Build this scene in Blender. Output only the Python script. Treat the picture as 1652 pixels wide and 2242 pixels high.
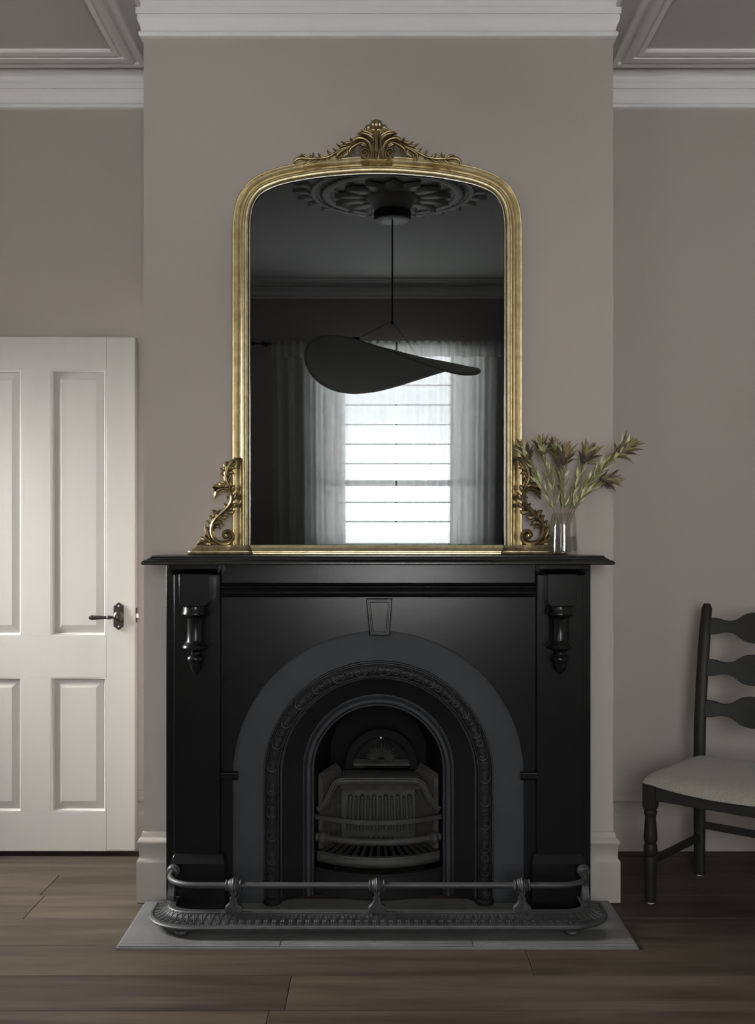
import bpy, math, random
from mathutils import Vector, Matrix
random.seed(7)
for o in list(bpy.data.objects): bpy.data.objects.remove(o)
SC = bpy.context.scene
COL = SC.collection
PI = math.pi
# ------------------------------------------------------------------ camera
F, CX, HY, EYE = 1968.0, 828.0, 1182.0, 1.206      # pixel focal length, principal point, eye height
cam = bpy.data.cameras.new('camera'); co = bpy.data.objects.new('camera', cam); COL.objects.link(co)
co.location = (0, 0, EYE); co.rotation_euler = (PI/2, 0, 0)
cam.sensor_fit = 'AUTO'; cam.sensor_width = 36.0; cam.lens = F/2242*36
cam.shift_x = (826-CX)/2242; cam.shift_y = (HY-1121)/2242
cam.clip_start = 0.02
SC.camera = co
# ------------------------------------------------------------------ world, lights, exposure
SC.view_settings.view_transform = 'Standard'; SC.view_settings.look = 'None'
SC.view_settings.gamma = 1.0; SC.view_settings.use_curve_mapping = False
SC.view_settings.exposure = 1.06
SKY = 19.0
wd = bpy.data.worlds.new('overcast_sky'); SC.world = wd; wd.use_nodes = True
nt = wd.node_tree; nt.nodes.clear()
tc = nt.nodes.new('ShaderNodeTexCoord'); sx = nt.nodes.new('ShaderNodeSeparateXYZ')
rp = nt.nodes.new('ShaderNodeValToRGB'); bg = nt.nodes.new('ShaderNodeBackground'); ow = nt.nodes.new('ShaderNodeOutputWorld')
nt.links.new(tc.outputs['Generated'], sx.inputs[0]); nt.links.new(sx.outputs['Z'], rp.inputs[0])
rp.color_ramp.elements[0].position = 0.0; rp.color_ramp.elements[0].color = (1, .99, .97, 1)
rp.color_ramp.elements[1].position = 0.06; rp.color_ramp.elements[1].color = (.60, .615, .63, 1)
nt.links.new(rp.outputs[0], bg.inputs[0]); bg.inputs[1].default_value = SKY
nt.links.new(bg.outputs[0], ow.inputs[0])
def area(name, loc, rot, sxx, syy, power, col=(1, 1, 1), portal=False):
    l = bpy.data.lights.new(name, 'AREA'); l.shape = 'RECTANGLE'; l.size = sxx; l.size_y = syy
    l.energy = power; l.color = col
    o = bpy.data.objects.new(name, l); COL.objects.link(o); o.location = loc; o.rotation_euler = rot
    if portal: l.cycles.is_portal = True
    return o
WX0, WX1, WZ0, WZ1, WY = -.55, .90, .72, 2.44, -1.94        # the window in the front wall
area('window_daylight_portal', ((WX0+WX1)/2, WY-.14, (WZ0+WZ1)/2), (PI/2, 0, 0), WX1-WX0, WZ1-WZ0, 1, portal=True)
area('side_fill_light', (-1.79, -.75, 1.85), (0, -PI/2, 0), 1.24, 0.84, 8, (.97, .985, 1))      # unseen fill light added for the room, in an added left-wall opening
area('hall_daylight', (-2.65, 3.14, 1.55), (0, math.radians(-64), 0), .8, .36, 18, (1, .98, .955)).data.spread = math.radians(85)               # beyond the open doorway
# ------------------------------------------------------------------ helpers
W = {}                                             # world origin of every object
def P(px, py, D): return Vector(((px-CX)*D/F, D, EYE+(HY-py)*D/F))
def KX(px, D): return (px-CX)*D/F
def KZ(py, D): return EYE+(HY-py)*D/F
def tag(o, label=None, cat=None, group=None, kind=None):
    if label: o['label'] = label
    if cat: o['category'] = cat
    if group: o['group'] = group
    if kind: o['kind'] = kind
    return o
def empty(name, loc, label, cat, group=None, kind=None):
    o = bpy.data.objects.new(name, None); COL.objects.link(o); o.location = loc; o.empty_display_size = .05
    W[o.name] = Vector(loc); return tag(o, label, cat, group, kind)
class MB:
    def __init__(s): s.v = []; s.f = []
    def box(s, x0, x1, y0, y1, z0, z1):
        b = len(s.v)
        s.v += [Vector((x, y, z)) for z in (z0, z1) for y in (y0, y1) for x in (x0, x1)]
        s.f += [[b+i for i in q] for q in ((0,2,3,1),(4,5,7,6),(0,1,5,4),(2,6,7,3),(0,4,6,2),(1,3,7,5))]
        return s
    def loft(s, rings, closed=True, caps=True):
        """rings: list of equal-length vertex lists"""
        b = len(s.v); n = len(rings[0])
        for r in rings: s.v += [Vector(p) for p in r]
        m = n if closed else n-1
        for i in range(len(rings)-1):
            for j in range(m):
                k = (j+1) % n
                s.f.append([b+i*n+j, b+i*n+k, b+(i+1)*n+k, b+(i+1)*n+j])
        if caps and closed:
            s.f.append([b+j for j in range(n)][::-1]); e = b+(len(rings)-1)*n
            s.f.append([e+j for j in range(n)])
        return s
    def prism(s, pts, y0, y1):
        """outline in (x, z), extruded in y"""
        return s.loft([[(x, y0, z) for x, z in pts], [(x, y1, z) for x, z in pts]])
    def prismz(s, pts, z0, z1):
        return s.loft([[(x, y, z0) for x, y in pts], [(x, y, z1) for x, y in pts]])
    def tube(s, path, rad, n=10, caps=True):
        path = [Vector(p) for p in path]; L = len(path)
        if not isinstance(rad, (list, tuple)): rad = [rad]*L
        rings = []; up = None
        for i, p in enumerate(path):
            t = (path[min(i+1, L-1)]-path[max(i-1, 0)]).normalized()
            if up is None: up = t.orthogonal().normalized()
            up = (up - t*up.dot(t))
            up = up.normalized() if up.length > 1e-6 else t.orthogonal().normalized()
            w = t.cross(up)
            rings.append([p+(up*math.cos(a)+w*math.sin(a))*rad[i] for a in (2*PI*k/n for k in range(n))])
        return s.loft(rings, True, caps)
    def lathe(s, prof, c, axis=(0, 0, 1), n=24):
        """prof: (r, h) along axis from c"""
        ax = Vector(axis).normalized(); u = ax.orthogonal().normalized(); w = ax.cross(u); c = Vector(c)
        rings = [[c+ax*h+(u*math.cos(2*PI*k/n)+w*math.sin(2*PI*k/n))*max(r, 1e-5) for k in range(n)] for r, h in prof]
        return s.loft(rings)
    def ball(s, c, r, sc=(1, 1, 1), n=12):
        m = n//2+1
        rings = [[(c[0]+r*sc[0]*math.sin(PI*i/m)*math.cos(2*PI*k/n), c[1]+r*sc[1]*math.sin(PI*i/m)*math.sin(2*PI*k/n),
                   c[2]-r*sc[2]*math.cos(PI*i/m)) for k in range(n)] for i in range(1, m)]
        b = len(s.v); s.loft(rings, True, False)
        lo = len(s.v); s.v.append(Vector((c[0], c[1], c[2]-r*sc[2]))); hi = len(s.v); s.v.append(Vector((c[0], c[1], c[2]+r*sc[2])))
        e = b+(m-2)*n
        for k in range(n):
            s.f.append([lo, b+(k+1) % n, b+k]); s.f.append([hi, e+k, e+(k+1) % n])
        return s
    def sweep(s, path, prof, closed_path=False, closed_prof=False, caps=True):
        """path in (x, y), prof in (inward offset, z); inward = left of travel"""
        n = len(path); rings = []
        for i in range(n):
            a = Vector(path[i])
            pv = Vector(path[(i-1) % n]) if (closed_path or i > 0) else None
            nx = Vector(path[(i+1) % n]) if (closed_path or i < n-1) else None
            ns = []
            for q, r in ((pv, a), (a, nx)):
                if q is not None and r is not None:
                    d = (r-q).normalized(); ns.append(Vector((-d.y, d.x)))
            m = (ns[0]+ns[1])/(1+ns[0].dot(ns[1])) if len(ns) == 2 else ns[0]
            rings.append([(a.x+m.x*o, a.y+m.y*o, z) for o, z in prof])
        if closed_path: rings.append(rings[0])
        return s.loft(rings, closed_prof, caps and closed_prof and not closed_path)
    def xform(s, fn): s.v = [Vector(fn(p)) for p in s.v]; return s
    def mesh(s, name, mat, smooth=35, centre=None):
        c = Vector(centre) if centre is not None else Vector((0, 0, 0))
        me = bpy.data.meshes.new(name); me.from_pydata([tuple(p-c) for p in s.v], [], s.f); me.update()
        import bmesh
        bm = bmesh.new(); bm.from_mesh(me); bmesh.ops.remove_doubles(bm, verts=bm.verts, dist=1e-6)
        bmesh.ops.recalc_face_normals(bm, faces=bm.faces); bm.to_mesh(me); bm.free()
        if smooth:
            me.shade_smooth(); me.set_sharp_from_angle(angle=math.radians(smooth))
        if mat: me.materials.append(mat)
        return me
    def build(s, name, mat, parent=None, smooth=35, bevel=0, label=None, seg=2):
        lo = Vector([min(p[i] for p in s.v) for i in range(3)]); hi = Vector([max(p[i] for p in s.v) for i in range(3)])
        c = Vector(((lo.x+hi.x)/2, (lo.y+hi.y)/2, lo.z))
        o = bpy.data.objects.new(name, s.mesh(name, mat, smooth, c)); COL.objects.link(o)
        place(o, c, parent)
        if bevel:
            b = o.modifiers.new('bevel', 'BEVEL'); b.width = bevel; b.segments = seg; b.limit_method = 'ANGLE'; b.angle_limit = math.radians(40)
            b.harden_normals = False
        if label: o['label'] = label
        return o
def place(o, world, parent=None):
    world = Vector(world); W[o.name] = world
    if parent: o.parent = parent; o.location = world-W[parent.name]
    else: o.location = world
    return o
def inst(me, name, world, parent, rot=None, scale=None):
    o = bpy.data.objects.new(name, me); COL.objects.link(o); place(o, world, parent)
    if rot is not None:
        if isinstance(rot, Matrix): o.rotation_euler = rot.to_euler()
        else: o.rotation_euler = rot
    if scale is not None: o.scale = scale
    return o
def cr(pts, n):
    """Catmull-Rom resample of tuples to n points, uniform in length"""
    pts = [tuple(p) for p in pts]; dense = []
    q = [pts[0]]+pts+[pts[-1]]
    for i in range(1, len(q)-2):
        for k in range(12):
            t = k/12
            dense.append(tuple(.5*((2*b)+(-a+c)*t+(2*a-5*b+4*c-d)*t*t+(-a+3*b-3*c+d)*t**3)
                               for a, b, c, d in zip(q[i-1], q[i], q[i+1], q[i+2])))
    dense.append(pts[-1])
    L = [0]
    for a, b in zip(dense, dense[1:]): L.append(L[-1]+math.dist(a, b))
    out = []; j = 0
    for i in range(n):
        t = L[-1]*i/(n-1)
        while j < len(L)-2 and L[j+1] < t: j += 1
        s = (t-L[j])/max(L[j+1]-L[j], 1e-9)
        out.append(tuple(a+(b-a)*s for a, b in zip(dense[j], dense[j+1])))
    return out
# ------------------------------------------------------------------ materials
def mat(name, col, rough=.5, metal=0, bump=None, var=None, coat=0, spec=None, sheen=0, coords='Object', stretch=(1, 1, 1)):
    """bump=(scale, strength, distance); var=(scale, colour2, amount)"""
    m = bpy.data.materials.new(name); m.use_nodes = True; t = m.node_tree; b = t.nodes['Principled BSDF']
    b.inputs['Base Color'].default_value = (*col, 1); b.inputs['Roughness'].default_value = rough; b.inputs['Metallic'].default_value = metal
    if coat: b.inputs['Coat Weight'].default_value = coat; b.inputs['Coat Roughness'].default_value = .12
    if spec is not None: b.inputs['Specular IOR Level'].default_value = spec
    if sheen: b.inputs['Sheen Weight'].default_value = sheen
    if bump or var:
        c = t.nodes.new('ShaderNodeTexCoord'); mp = t.nodes.new('ShaderNodeMapping'); mp.inputs['Scale'].default_value = stretch
        if coords == 'World':
            g = t.nodes.new('ShaderNodeNewGeometry'); t.links.new(g.outputs['Position'], mp.inputs['Vector'])
        else: t.links.new(c.outputs[coords], mp.inputs['Vector'])
    if bump:
        n = t.nodes.new('ShaderNodeTexNoise'); n.inputs['Scale'].default_value = bump[0]; n.inputs['Detail'].default_value = 5
        t.links.new(mp.outputs[0], n.inputs['Vector'])
        bp = t.nodes.new('ShaderNodeBump'); bp.inputs['Strength'].default_value = bump[1]; bp.inputs['Distance'].default_value = bump[2]
        t.links.new(n.outputs['Fac'], bp.inputs['Height']); t.links.new(bp.outputs[0], b.inputs['Normal'])
    if var:
        n = t.nodes.new('ShaderNodeTexNoise'); n.inputs['Scale'].default_value = var[0]; n.inputs['Detail'].default_value = 6
        t.links.new(mp.outputs[0], n.inputs['Vector'])
        r = t.nodes.new('ShaderNodeValToRGB'); r.color_ramp.elements[0].position = .35; r.color_ramp.elements[1].position = .68
        c2 = [a+(d-a)*var[2] for a, d in zip(col, var[1])]
        r.color_ramp.elements[0].color = (*c2, 1); r.color_ramp.elements[1].color = (*col, 1)
        t.links.new(n.outputs['Fac'], r.inputs[0]); t.links.new(r.outputs[0], b.inputs['Base Color'])
    return m
M = {}
M['wall'] = mat('taupe_wall_paint', (.385, .346, .318), .75, bump=(220, .06, .002), var=(1.3, (.37, .335, .302), .6), coords='World', spec=.25)
M['plaster'] = mat('white_plaster_paint', (.72, .715, .70), .6, bump=(60, .04, .002), coords='World', spec=.3)
M['ceiling'] = mat('ceiling_paint', (.56, .56, .54), .8, bump=(90, .05, .002), coords='World', spec=.2)
M['skirting'] = mat('taupe_satin_trim_paint', (.33, .297, .27), .5, bump=(80, .03, .001), coords='World')
M['door'] = mat('off_white_door_paint', (.43, .421, .395), .38, bump=(45, .12, .0015), stretch=(4, 1, .25), var=(3, (.405, .396, .37), .6))
M['black'] = mat('black_gloss_lacquer', (.006, .006, .0065), .24, bump=(38, .10, .0012), spec=.26)
M['black_h'] = mat('black_gloss_lacquer_shelf', (.008, .008, .0085), .2, bump=(26, .08, .001), spec=.6, stretch=(.3, 1, 1))
M['iron'] = mat('blue_black_cast_iron', (.030, .032, .037), .6, bump=(420, .25, .0012), var=(9, (.024, .025, .029), .7), spec=.35)
M['iron_dark'] = mat('soot_black_cast_iron', (.011, .011, .0115), .5, bump=(300, .2, .001), spec=.35)
M['iron_grey'] = mat('ash_dusted_cast_iron', (.04, .039, .036), .62, bump=(200, .3, .0015), var=(30, (.02, .02, .019), .8))
M['soot'] = mat('soot_lining', (.006, .006, .006), .8, bump=(120, .3, .002), spec=.15)
M['stone_ash'] = mat('dusty_firebrick', (.06, .054, .046), .9, bump=(120, .6, .004), var=(40, (.03, .027, .023), .9))
M['fender'] = mat('graphite_cast_iron', (.06, .061, .063), .5, .35, bump=(260, .15, .0008), var=(30, (.035, .035, .037), .6))
M['slate'] = mat('grey_slate_tile', (.135, .136, .135), .30, bump=(14, .12, .002), var=(7, (.09, .09, .09), .8), coords='World')
M['mortar'] = mat('pale_mortar', (.16, .157, .145), .9, bump=(150, .4, .002))
M['mirror'] = mat('dark_silvered_glass', (.056, .0583, .0597), .0, 1.0)
M['brass_dark'] = mat('dark_bronze_metal', (.09, .08, .07), .34, .85, var=(60, (.05, .045, .04), .6))
M['steel'] = mat('pale_steel', (.6, .58, .53), .35, .9)
M['cord'] = mat('black_flex', (.012, .012, .012), .6)
M['canopy'] = mat('black_canopy_metal', (.05, .05, .052), .45, .3)
M['chair'] = mat('black_stained_oak', (.013, .0125, .0125), .5, bump=(22, .5, .0012), stretch=(1, 1, .12), var=(16, (.022, .021, .02), .7), spec=.25)
M['chair_h'] = mat('black_stained_oak_rail', (.014, .0135, .0135), .5, bump=(60, .55, .0012), stretch=(.25, .25, 1.3), var=(40, (.024, .023, .022), .7), spec=.25)
M['glide'] = mat('chair_glide', (.45, .44, .4), .5)
M['stalk'] = mat('brown_green_stalk', (.17, .13, .075), .6)
def gold():
    m = mat('antique_gold_leaf', (.68, .60, .40), .36, 1.0, bump=(160, .12, .0008), var=(46, (.42, .33, .18), .7))
    return m
M['gold'] = gold()
M['gold_dark'] = mat('aged_gold_carving', (.54, .465, .31), .34, 1.0, bump=(140, .18, .001), var=(60, (.25, .19, .11), .8))
M['silver'] = mat('silver_sight_edge', (.72, .70, .64), .25, 1.0)
def wood_floor():
    m = bpy.data.materials.new('oak_floorboard'); m.use_nodes = True; t = m.node_tree; b = t.nodes['Principled BSDF']; L = t.links.new
    g = t.nodes.new('ShaderNodeNewGeometry'); oi = t.nodes.new('ShaderNodeObjectInfo')
    ad = t.nodes.new('ShaderNodeVectorMath'); ad.operation = 'MULTIPLY_ADD'
    ad.inputs[1].default_value = (1, 1, 1); L(g.outputs['Position'], ad.inputs[0])
    cb = t.nodes.new('ShaderNodeCombineXYZ'); ml = t.nodes.new('ShaderNodeMath'); ml.operation = 'MULTIPLY'; ml.inputs[1].default_value = 37
    L(oi.outputs['Random'], ml.inputs[0]); L(ml.outputs[0], cb.inputs[0]); L(ml.outputs[0], cb.inputs[2]); L(cb.outputs[0], ad.inputs[2])
    mp = t.nodes.new('ShaderNodeMapping'); mp.inputs['Scale'].default_value = (.55, 7, 1); L(ad.outputs[0], mp.inputs['Vector'])
    n1 = t.nodes.new('ShaderNodeTexNoise'); n1.inputs['Scale'].default_value = 2.2; n1.inputs['Detail'].default_value = 8; n1.inputs['Distortion'].default_value = .6; L(mp.outputs[0], n1.inputs['Vector'])
    mp2 = t.nodes.new('ShaderNodeMapping'); mp2.inputs['Scale'].default_value = (2.5, 90, 1); L(ad.outputs[0], mp2.inputs['Vector'])
    n2 = t.nodes.new('ShaderNodeTexNoise'); n2.inputs['Scale'].default_value = 2.5; n2.inputs['Detail'].default_value = 4; L(mp2.outputs[0], n2.inputs['Vector'])
    mp3 = t.nodes.new('ShaderNodeMapping'); mp3.inputs['Scale'].default_value = (1.1, 3.2, 1); L(ad.outputs[0], mp3.inputs['Vector'])
    vo = t.nodes.new('ShaderNodeTexVoronoi'); vo.inputs['Scale'].default_value = 1.5; L(mp3.outputs[0], vo.inputs['Vector'])
    kr = t.nodes.new('ShaderNodeValToRGB'); kr.color_ramp.elements[0].position = .02; kr.color_ramp.elements[1].position = .11
    kr.color_ramp.elements[0].color = (.42, .4, .38, 1); kr.color_ramp.elements[1].color = (1, 1, 1, 1); L(vo.outputs['Distance'], kr.inputs[0])
    r1 = t.nodes.new('ShaderNodeValToRGB'); e = r1.color_ramp.elements
    e[0].position = .3; e[0].color = (.038, .0285, .0205, 1); e[1].position = .72; e[1].color = (.086, .068, .050, 1); L(n1.outputs['Fac'], r1.inputs[0])
    mx = t.nodes.new('ShaderNodeMix'); mx.data_type = 'RGBA'; mx.blend_type = 'MULTIPLY'; mx.inputs[0].default_value = .75
    L(r1.outputs[0], mx.inputs[6]); L(kr.outputs[0], mx.inputs[7])
    r2 = t.nodes.new('ShaderNodeValToRGB'); r2.color_ramp.elements[0].position = .35; r2.color_ramp.elements[0].color = (.72, .71, .7, 1); r2.color_ramp.elements[1].position = .65
    L(n2.outputs['Fac'], r2.inputs[0])
    m2 = t.nodes.new('ShaderNodeMix'); m2.data_type = 'RGBA'; m2.blend_type = 'MULTIPLY'; m2.inputs[0].default_value = .6
    L(mx.outputs[2], m2.inputs[6]); L(r2.outputs[0], m2.inputs[7])
    hv = t.nodes.new('ShaderNodeHueSaturation'); mr = t.nodes.new('ShaderNodeMapRange'); mr.inputs[3].default_value = .82; mr.inputs[4].default_value = 1.16
    L(oi.outputs['Random'], mr.inputs[0]); L(mr.outputs[0], hv.inputs['Value']); L(m2.outputs[2], hv.inputs['Color']); L(hv.outputs[0], b.inputs['Base Color'])
    b.inputs['Roughness'].default_value = .5; b.inputs['Specular IOR Level'].default_value = .22
    bp = t.nodes.new('ShaderNodeBump'); bp.inputs['Strength'].default_value = .25; bp.inputs['Distance'].default_value = .0008
    L(n2.outputs['Fac'], bp.inputs['Height']); L(bp.outputs[0], b.inputs['Normal'])
    return m
M['oak'] = wood_floor()
def glass(name, tint=(1, 1, 1), gloss=.08):
    m = bpy.data.materials.new(name); m.use_nodes = True; t = m.node_tree; t.nodes.clear()
    o = t.nodes.new('ShaderNodeOutputMaterial'); a = t.nodes.new('ShaderNodeBsdfTransparent'); a.inputs[0].default_value = (*tint, 1)
    g = t.nodes.new('ShaderNodeBsdfGlossy'); g.inputs['Roughness'].default_value = .02
    lw = t.nodes.new('ShaderNodeLayerWeight'); lw.inputs[0].default_value = .18
    ma = t.nodes.new('ShaderNodeMath'); ma.operation = 'MULTIPLY_ADD'; ma.inputs[1].default_value = .4; ma.inputs[2].default_value = gloss*.4
    t.links.new(lw.outputs['Facing'], ma.inputs[0])
    mx = t.nodes.new('ShaderNodeMixShader'); t.links.new(ma.outputs[0], mx.inputs[0]); t.links.new(a.outputs[0], mx.inputs[1]); t.links.new(g.outputs[0], mx.inputs[2])
    t.links.new(mx.outputs[0], o.inputs[0]); return m
M['pane'] = glass('window_glass', (.97, .98, .98), .05)
M['vase'] = glass('clear_vase_glass', (.985, .99, .985), .12)
M['water'] = glass('vase_water', (.975, .975, .925), .06)
def sheer(name, col, transp):
    m = bpy.data.materials.new(name); m.use_nodes = True; t = m.node_tree; t.nodes.clear(); L = t.links.new
    o = t.nodes.new('ShaderNodeOutputMaterial'); a = t.nodes.new('ShaderNodeBsdfTransparent')
    d = t.nodes.new('ShaderNodeBsdfDiffuse'); d.inputs[0].default_value = (*col, 1); tr = t.nodes.new('ShaderNodeBsdfTranslucent'); tr.inputs[0].default_value = (*col, 1)
    m1 = t.nodes.new('ShaderNodeMixShader'); m1.inputs[0].default_value = .68; L(d.outputs[0], m1.inputs[1]); L(tr.outputs[0], m1.inputs[2])
    c = t.nodes.new('ShaderNodeTexCoord'); mp = t.nodes.new('ShaderNodeMapping'); mp.inputs['Scale'].default_value = (1, 1, .3); n = t.nodes.new('ShaderNodeTexNoise'); n.inputs['Scale'].default_value = 40
    L(c.outputs['Object'], mp.inputs[0]); L(mp.outputs[0], n.inputs['Vector'])
    mr = t.nodes.new('ShaderNodeMapRange'); mr.inputs[3].default_value = max(transp-.06, 0); mr.inputs[4].default_value = transp+.06; L(n.outputs['Fac'], mr.inputs[0])
    m2 = t.nodes.new('ShaderNodeMixShader'); L(mr.outputs[0], m2.inputs[0]); L(m1.outputs[0], m2.inputs[1]); L(a.outputs[0], m2.inputs[2]); L(m2.outputs[0], o.inputs[0])
    return m
M['sheer'] = sheer('sheer_white_voile', (.86, .86, .85), .36)
M['drape'] = sheer('dense_white_voile', (.72, .72, .71), .06)
def fabric_two(name, col, trans):
    m = bpy.data.materials.new(name); m.use_nodes = True; t = m.node_tree; t.nodes.clear(); L = t.links.new
    o = t.nodes.new('ShaderNodeOutputMaterial')
    d = t.nodes.new('ShaderNodeBsdfDiffuse'); d.inputs[0].default_value = (*col, 1); tr = t.nodes.new('ShaderNodeBsdfTranslucent'); tr.inputs[0].default_value = (*col, 1)
    m1 = t.nodes.new('ShaderNodeMixShader'); m1.inputs[0].default_value = trans; L(d.outputs[0], m1.inputs[1]); L(tr.outputs[0], m1.inputs[2]); L(m1.outputs[0], o.inputs[0])
    c = t.nodes.new('ShaderNodeTexCoord'); mp = t.nodes.new('ShaderNodeMapping'); mp.inputs['Scale'].default_value = (1.2, 8, 1); mp.inputs['Rotation'].default_value = (0, 0, .3)
    n = t.nodes.new('ShaderNodeTexNoise'); n.inputs['Scale'].default_value = 4; n.inputs['Detail'].default_value = 4; n.inputs['Distortion'].default_value = .8
    L(c.outputs['Object'], mp.inputs[0]); L(mp.outputs[0], n.inputs['Vector'])
    bp = t.nodes.new('ShaderNodeBump'); bp.inputs['Strength'].default_value = .5; bp.inputs['Distance'].default_value = .01; L(n.outputs['Fac'], bp.inputs['Height'])
    L(bp.outputs[0], d.inputs['Normal']); L(bp.outputs[0], tr.inputs['Normal']); return m
M['linen'] = fabric_two('crumpled_linen_shade', (.88, .87, .84), .55)
def wool():
    m = mat('speckled_oat_wool', (.36, .35, .30), .95, bump=(700, .8, .002), var=(420, (.15, .14, .11), .75), sheen=.3); return m
M['wool'] = wool()
def leafmat(name, c1, c2):
    m = mat(name, c1, .45, var=(60, c2, .8), spec=.4); return m
M['leaf_a'] = leafmat('olive_leaf', (.20, .215, .085), (.11, .12, .05))
M['leaf_b'] = leafmat('pale_green_leaf', (.50, .50, .28), (.26, .27, .12))
M['bract_p'] = leafmat('plum_brown_bract', (.115, .08, .066), (.045, .034, .034))
M['bract_o'] = leafmat('olive_bract', (.25, .22, .095), (.14, .115, .055))
M['bract_r'] = leafmat('dusty_rose_bract', (.33, .22, .17), (.2, .13, .1))

# ------------------------------------------------------------------ room shell
BX, BY, RY, H = .783, 3.0, 3.494, 3.02          # chimney breast half width and face, recess wall, ceiling
LX, RX, T = -1.72, 1.75, .12
fl = MB().box(LX-T, RX+T, WY-T, RY+T, -.12, -.018).build('floor', M['mortar'])
tag(fl, 'brown oak plank floor running parallel to the fireplace wall', 'floor', kind='structure')
def plank_mesh(w, d):
    b = MB(); c = .0012
    rings = [[(-w/2, -d/2, -.018), (w/2, -d/2, -.018), (w/2, d/2, -.018), (-w/2, d/2, -.018)],
             [(-w/2, -d/2, -c), (w/2, -d/2, -c), (w/2, d/2, -c), (-w/2, d/2, -c)],
             [(-w/2+c, -d/2+c, 0), (w/2-c, -d/2+c, 0), (w/2-c, d/2-c, 0), (-w/2+c, d/2-c, 0)]]
    return b.loft(rings)
PW = .1866; y = 2.302-PW*23; row = 0; rnd = random.Random(3)
fixed = {2.302: -.24, 2.302+PW: .433, 2.302+PW*3: -1.13}
while y < RY:
    y0, y1 = max(y, WY), min(y+PW, RY)
    if y1-y0 > .01:
        j = [f for k, f in fixed.items() if abs(k-y) < .01]
        s = j[0] if j else rnd.uniform(LX, LX+1.9)
        while s > LX: s -= 1.9
        xs = [LX]; s += 1.9
        while s < RX: xs.append(s); s += 1.9
        xs.append(RX)
        for a, b in zip(xs, xs[1:]):
            if b-a < .02: continue
            me = plank_mesh(b-a-.0012, y1-y0-.0012).mesh('plank', M['oak'], 0)
            inst(me, 'plank', ((a+b)/2, (y0+y1)/2, 0), fl)
    y += PW
tag(MB().box(LX-T, RX+T, WY-T, RY+T, H, H+.1).build('ceiling', M['ceiling']), 'pale grey painted plaster ceiling', 'ceiling', kind='structure')
tag(MB().box(LX-T, RX+T, RY, RY+T, 0, H).build('wall_back', M['wall']), 'taupe recess wall either side of the chimney breast', 'wall', kind='structure')
cb = MB()
cb.box(-BX, -.40, BY, RY, 0, H); cb.box(.40, BX, BY, RY, 0, H); cb.box(-.40, .40, BY, RY, .95, H)
tag(cb.build('wall_chimney', M['wall']), 'taupe chimney breast projecting behind the mirror and fireplace', 'wall', kind='structure')
wl = MB(); DY0, DY1, DZ = 2.60, 3.37, 2.02; SY0, SY1, SZ0, SZ1 = -1.2, -.3, 1.2, 2.5
wl.box(LX-T, LX, DY1, RY, 0, H); wl.box(LX-T, LX, DY0, DY1, DZ, H); wl.box(LX-T, LX, SY1, DY0, 0, H)
wl.box(LX-T, LX, SY0, SY1, 0, SZ0); wl.box(LX-T, LX, SY0, SY1, SZ1, H); wl.box(LX-T, LX, WY-T, SY0, 0, H)
tag(wl.build('wall_left', M['wall']), 'taupe side wall with the open doorway', 'wall', kind='structure')
tag(MB().box(RX, RX+T, WY-T, RY+T, 0, H).build('wall_right', M['wall']), 'taupe side wall beyond the chair', 'wall', kind='structure')
wf = MB()
wf.box(LX, WX0, WY-T, WY, 0, H); wf.box(WX1, RX, WY-T, WY, 0, H); wf.box(WX0, WX1, WY-T, WY, 0, WZ0); wf.box(WX0, WX1, WY-T, WY, WZ1, H)
tag(wf.build('wall_front', M['wall']), 'taupe wall around the curtained window opposite the mirror', 'wall', kind='structure')
hw_ = MB(); hw_.box(-3.1, -3.0, 1.9, 3.8, 0, H); hw_.box(-3.0, LX-T, 1.9, 2.0, 0, H); hw_.box(-3.0, LX-T, 3.7, 3.8, 0, H)
tag(hw_.build('wall_hall', M['plaster']), 'pale hall walls beyond the open doorway', 'wall', kind='structure')
tag(MB().box(-3.1, LX-T, 1.9, 3.8, H, H+.1).build('ceiling_hall', M['ceiling']), 'hall ceiling beyond the open doorway', 'ceiling', kind='structure')
tag(MB().box(-3.1, LX-T, 1.9, 3.8, -.12, 0).build('floor_hall', M['oak']), 'hall floor beyond the open doorway', 'floor', kind='structure')
# cornice: one profile mitred round the room outline (counter-clockwise so inward is left)
OUT = [(LX, WY), (RX, WY), (RX, RY), (BX, RY), (BX, BY), (-BX, BY), (-BX, RY), (LX, RY)]
def arc(cx, cz, r, a0, a1, n): return [(cx+r*math.cos(a0+(a1-a0)*i/n), cz+r*math.sin(a0+(a1-a0)*i/n)) for i in range(n+1)]
cpro = [(0, 2.877)]+arc(.004, 2.890, .0105, -1.1, 1.1, 6)+[(.0075, 2.903), (.0085, 2.910), (.011, 2.919), (.0155, 2.928), (.0178, 2.937), (.0178, 2.943), (.0165, 2.949),
        (.0165, 2.951), (.0215, 2.951), (.0215, 2.972), (.013, 2.9725), (.009, 2.980), (.0075, 2.989), (.010, 2.998), (.017, 3.006), (.028, 3.012), (.034, 3.0135), (.034, H)]
tag(MB().sweep(OUT, cpro, closed_path=True).build('trim_1', M['plaster'], smooth=50), 'white moulded plaster cornice under the ceiling', 'cornice', kind='structure')
OUTB = [(LX+.17, WY+.17), (RX-.17, WY+.17), (RX-.17, RY-.175), (BX+.20, RY-.175), (BX+.20, BY-.20), (-BX-.20, BY-.20), (-BX-.20, RY-.175), (LX+.17, RY-.175)]
bp_ = [(0, H), (0, H-.012), (-.008, H-.016), (-.022, H-.018), (-.024, H-.012), (-.032, H-.012), (-.034, H-.020), (-.05, H-.024), (-.066, H-.020), (-.068, H-.008), (-.078, H-.008), (-.080, H-.016), (-.10, H-.018), (-.104, H-.012), (-.104, H)]
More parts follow.
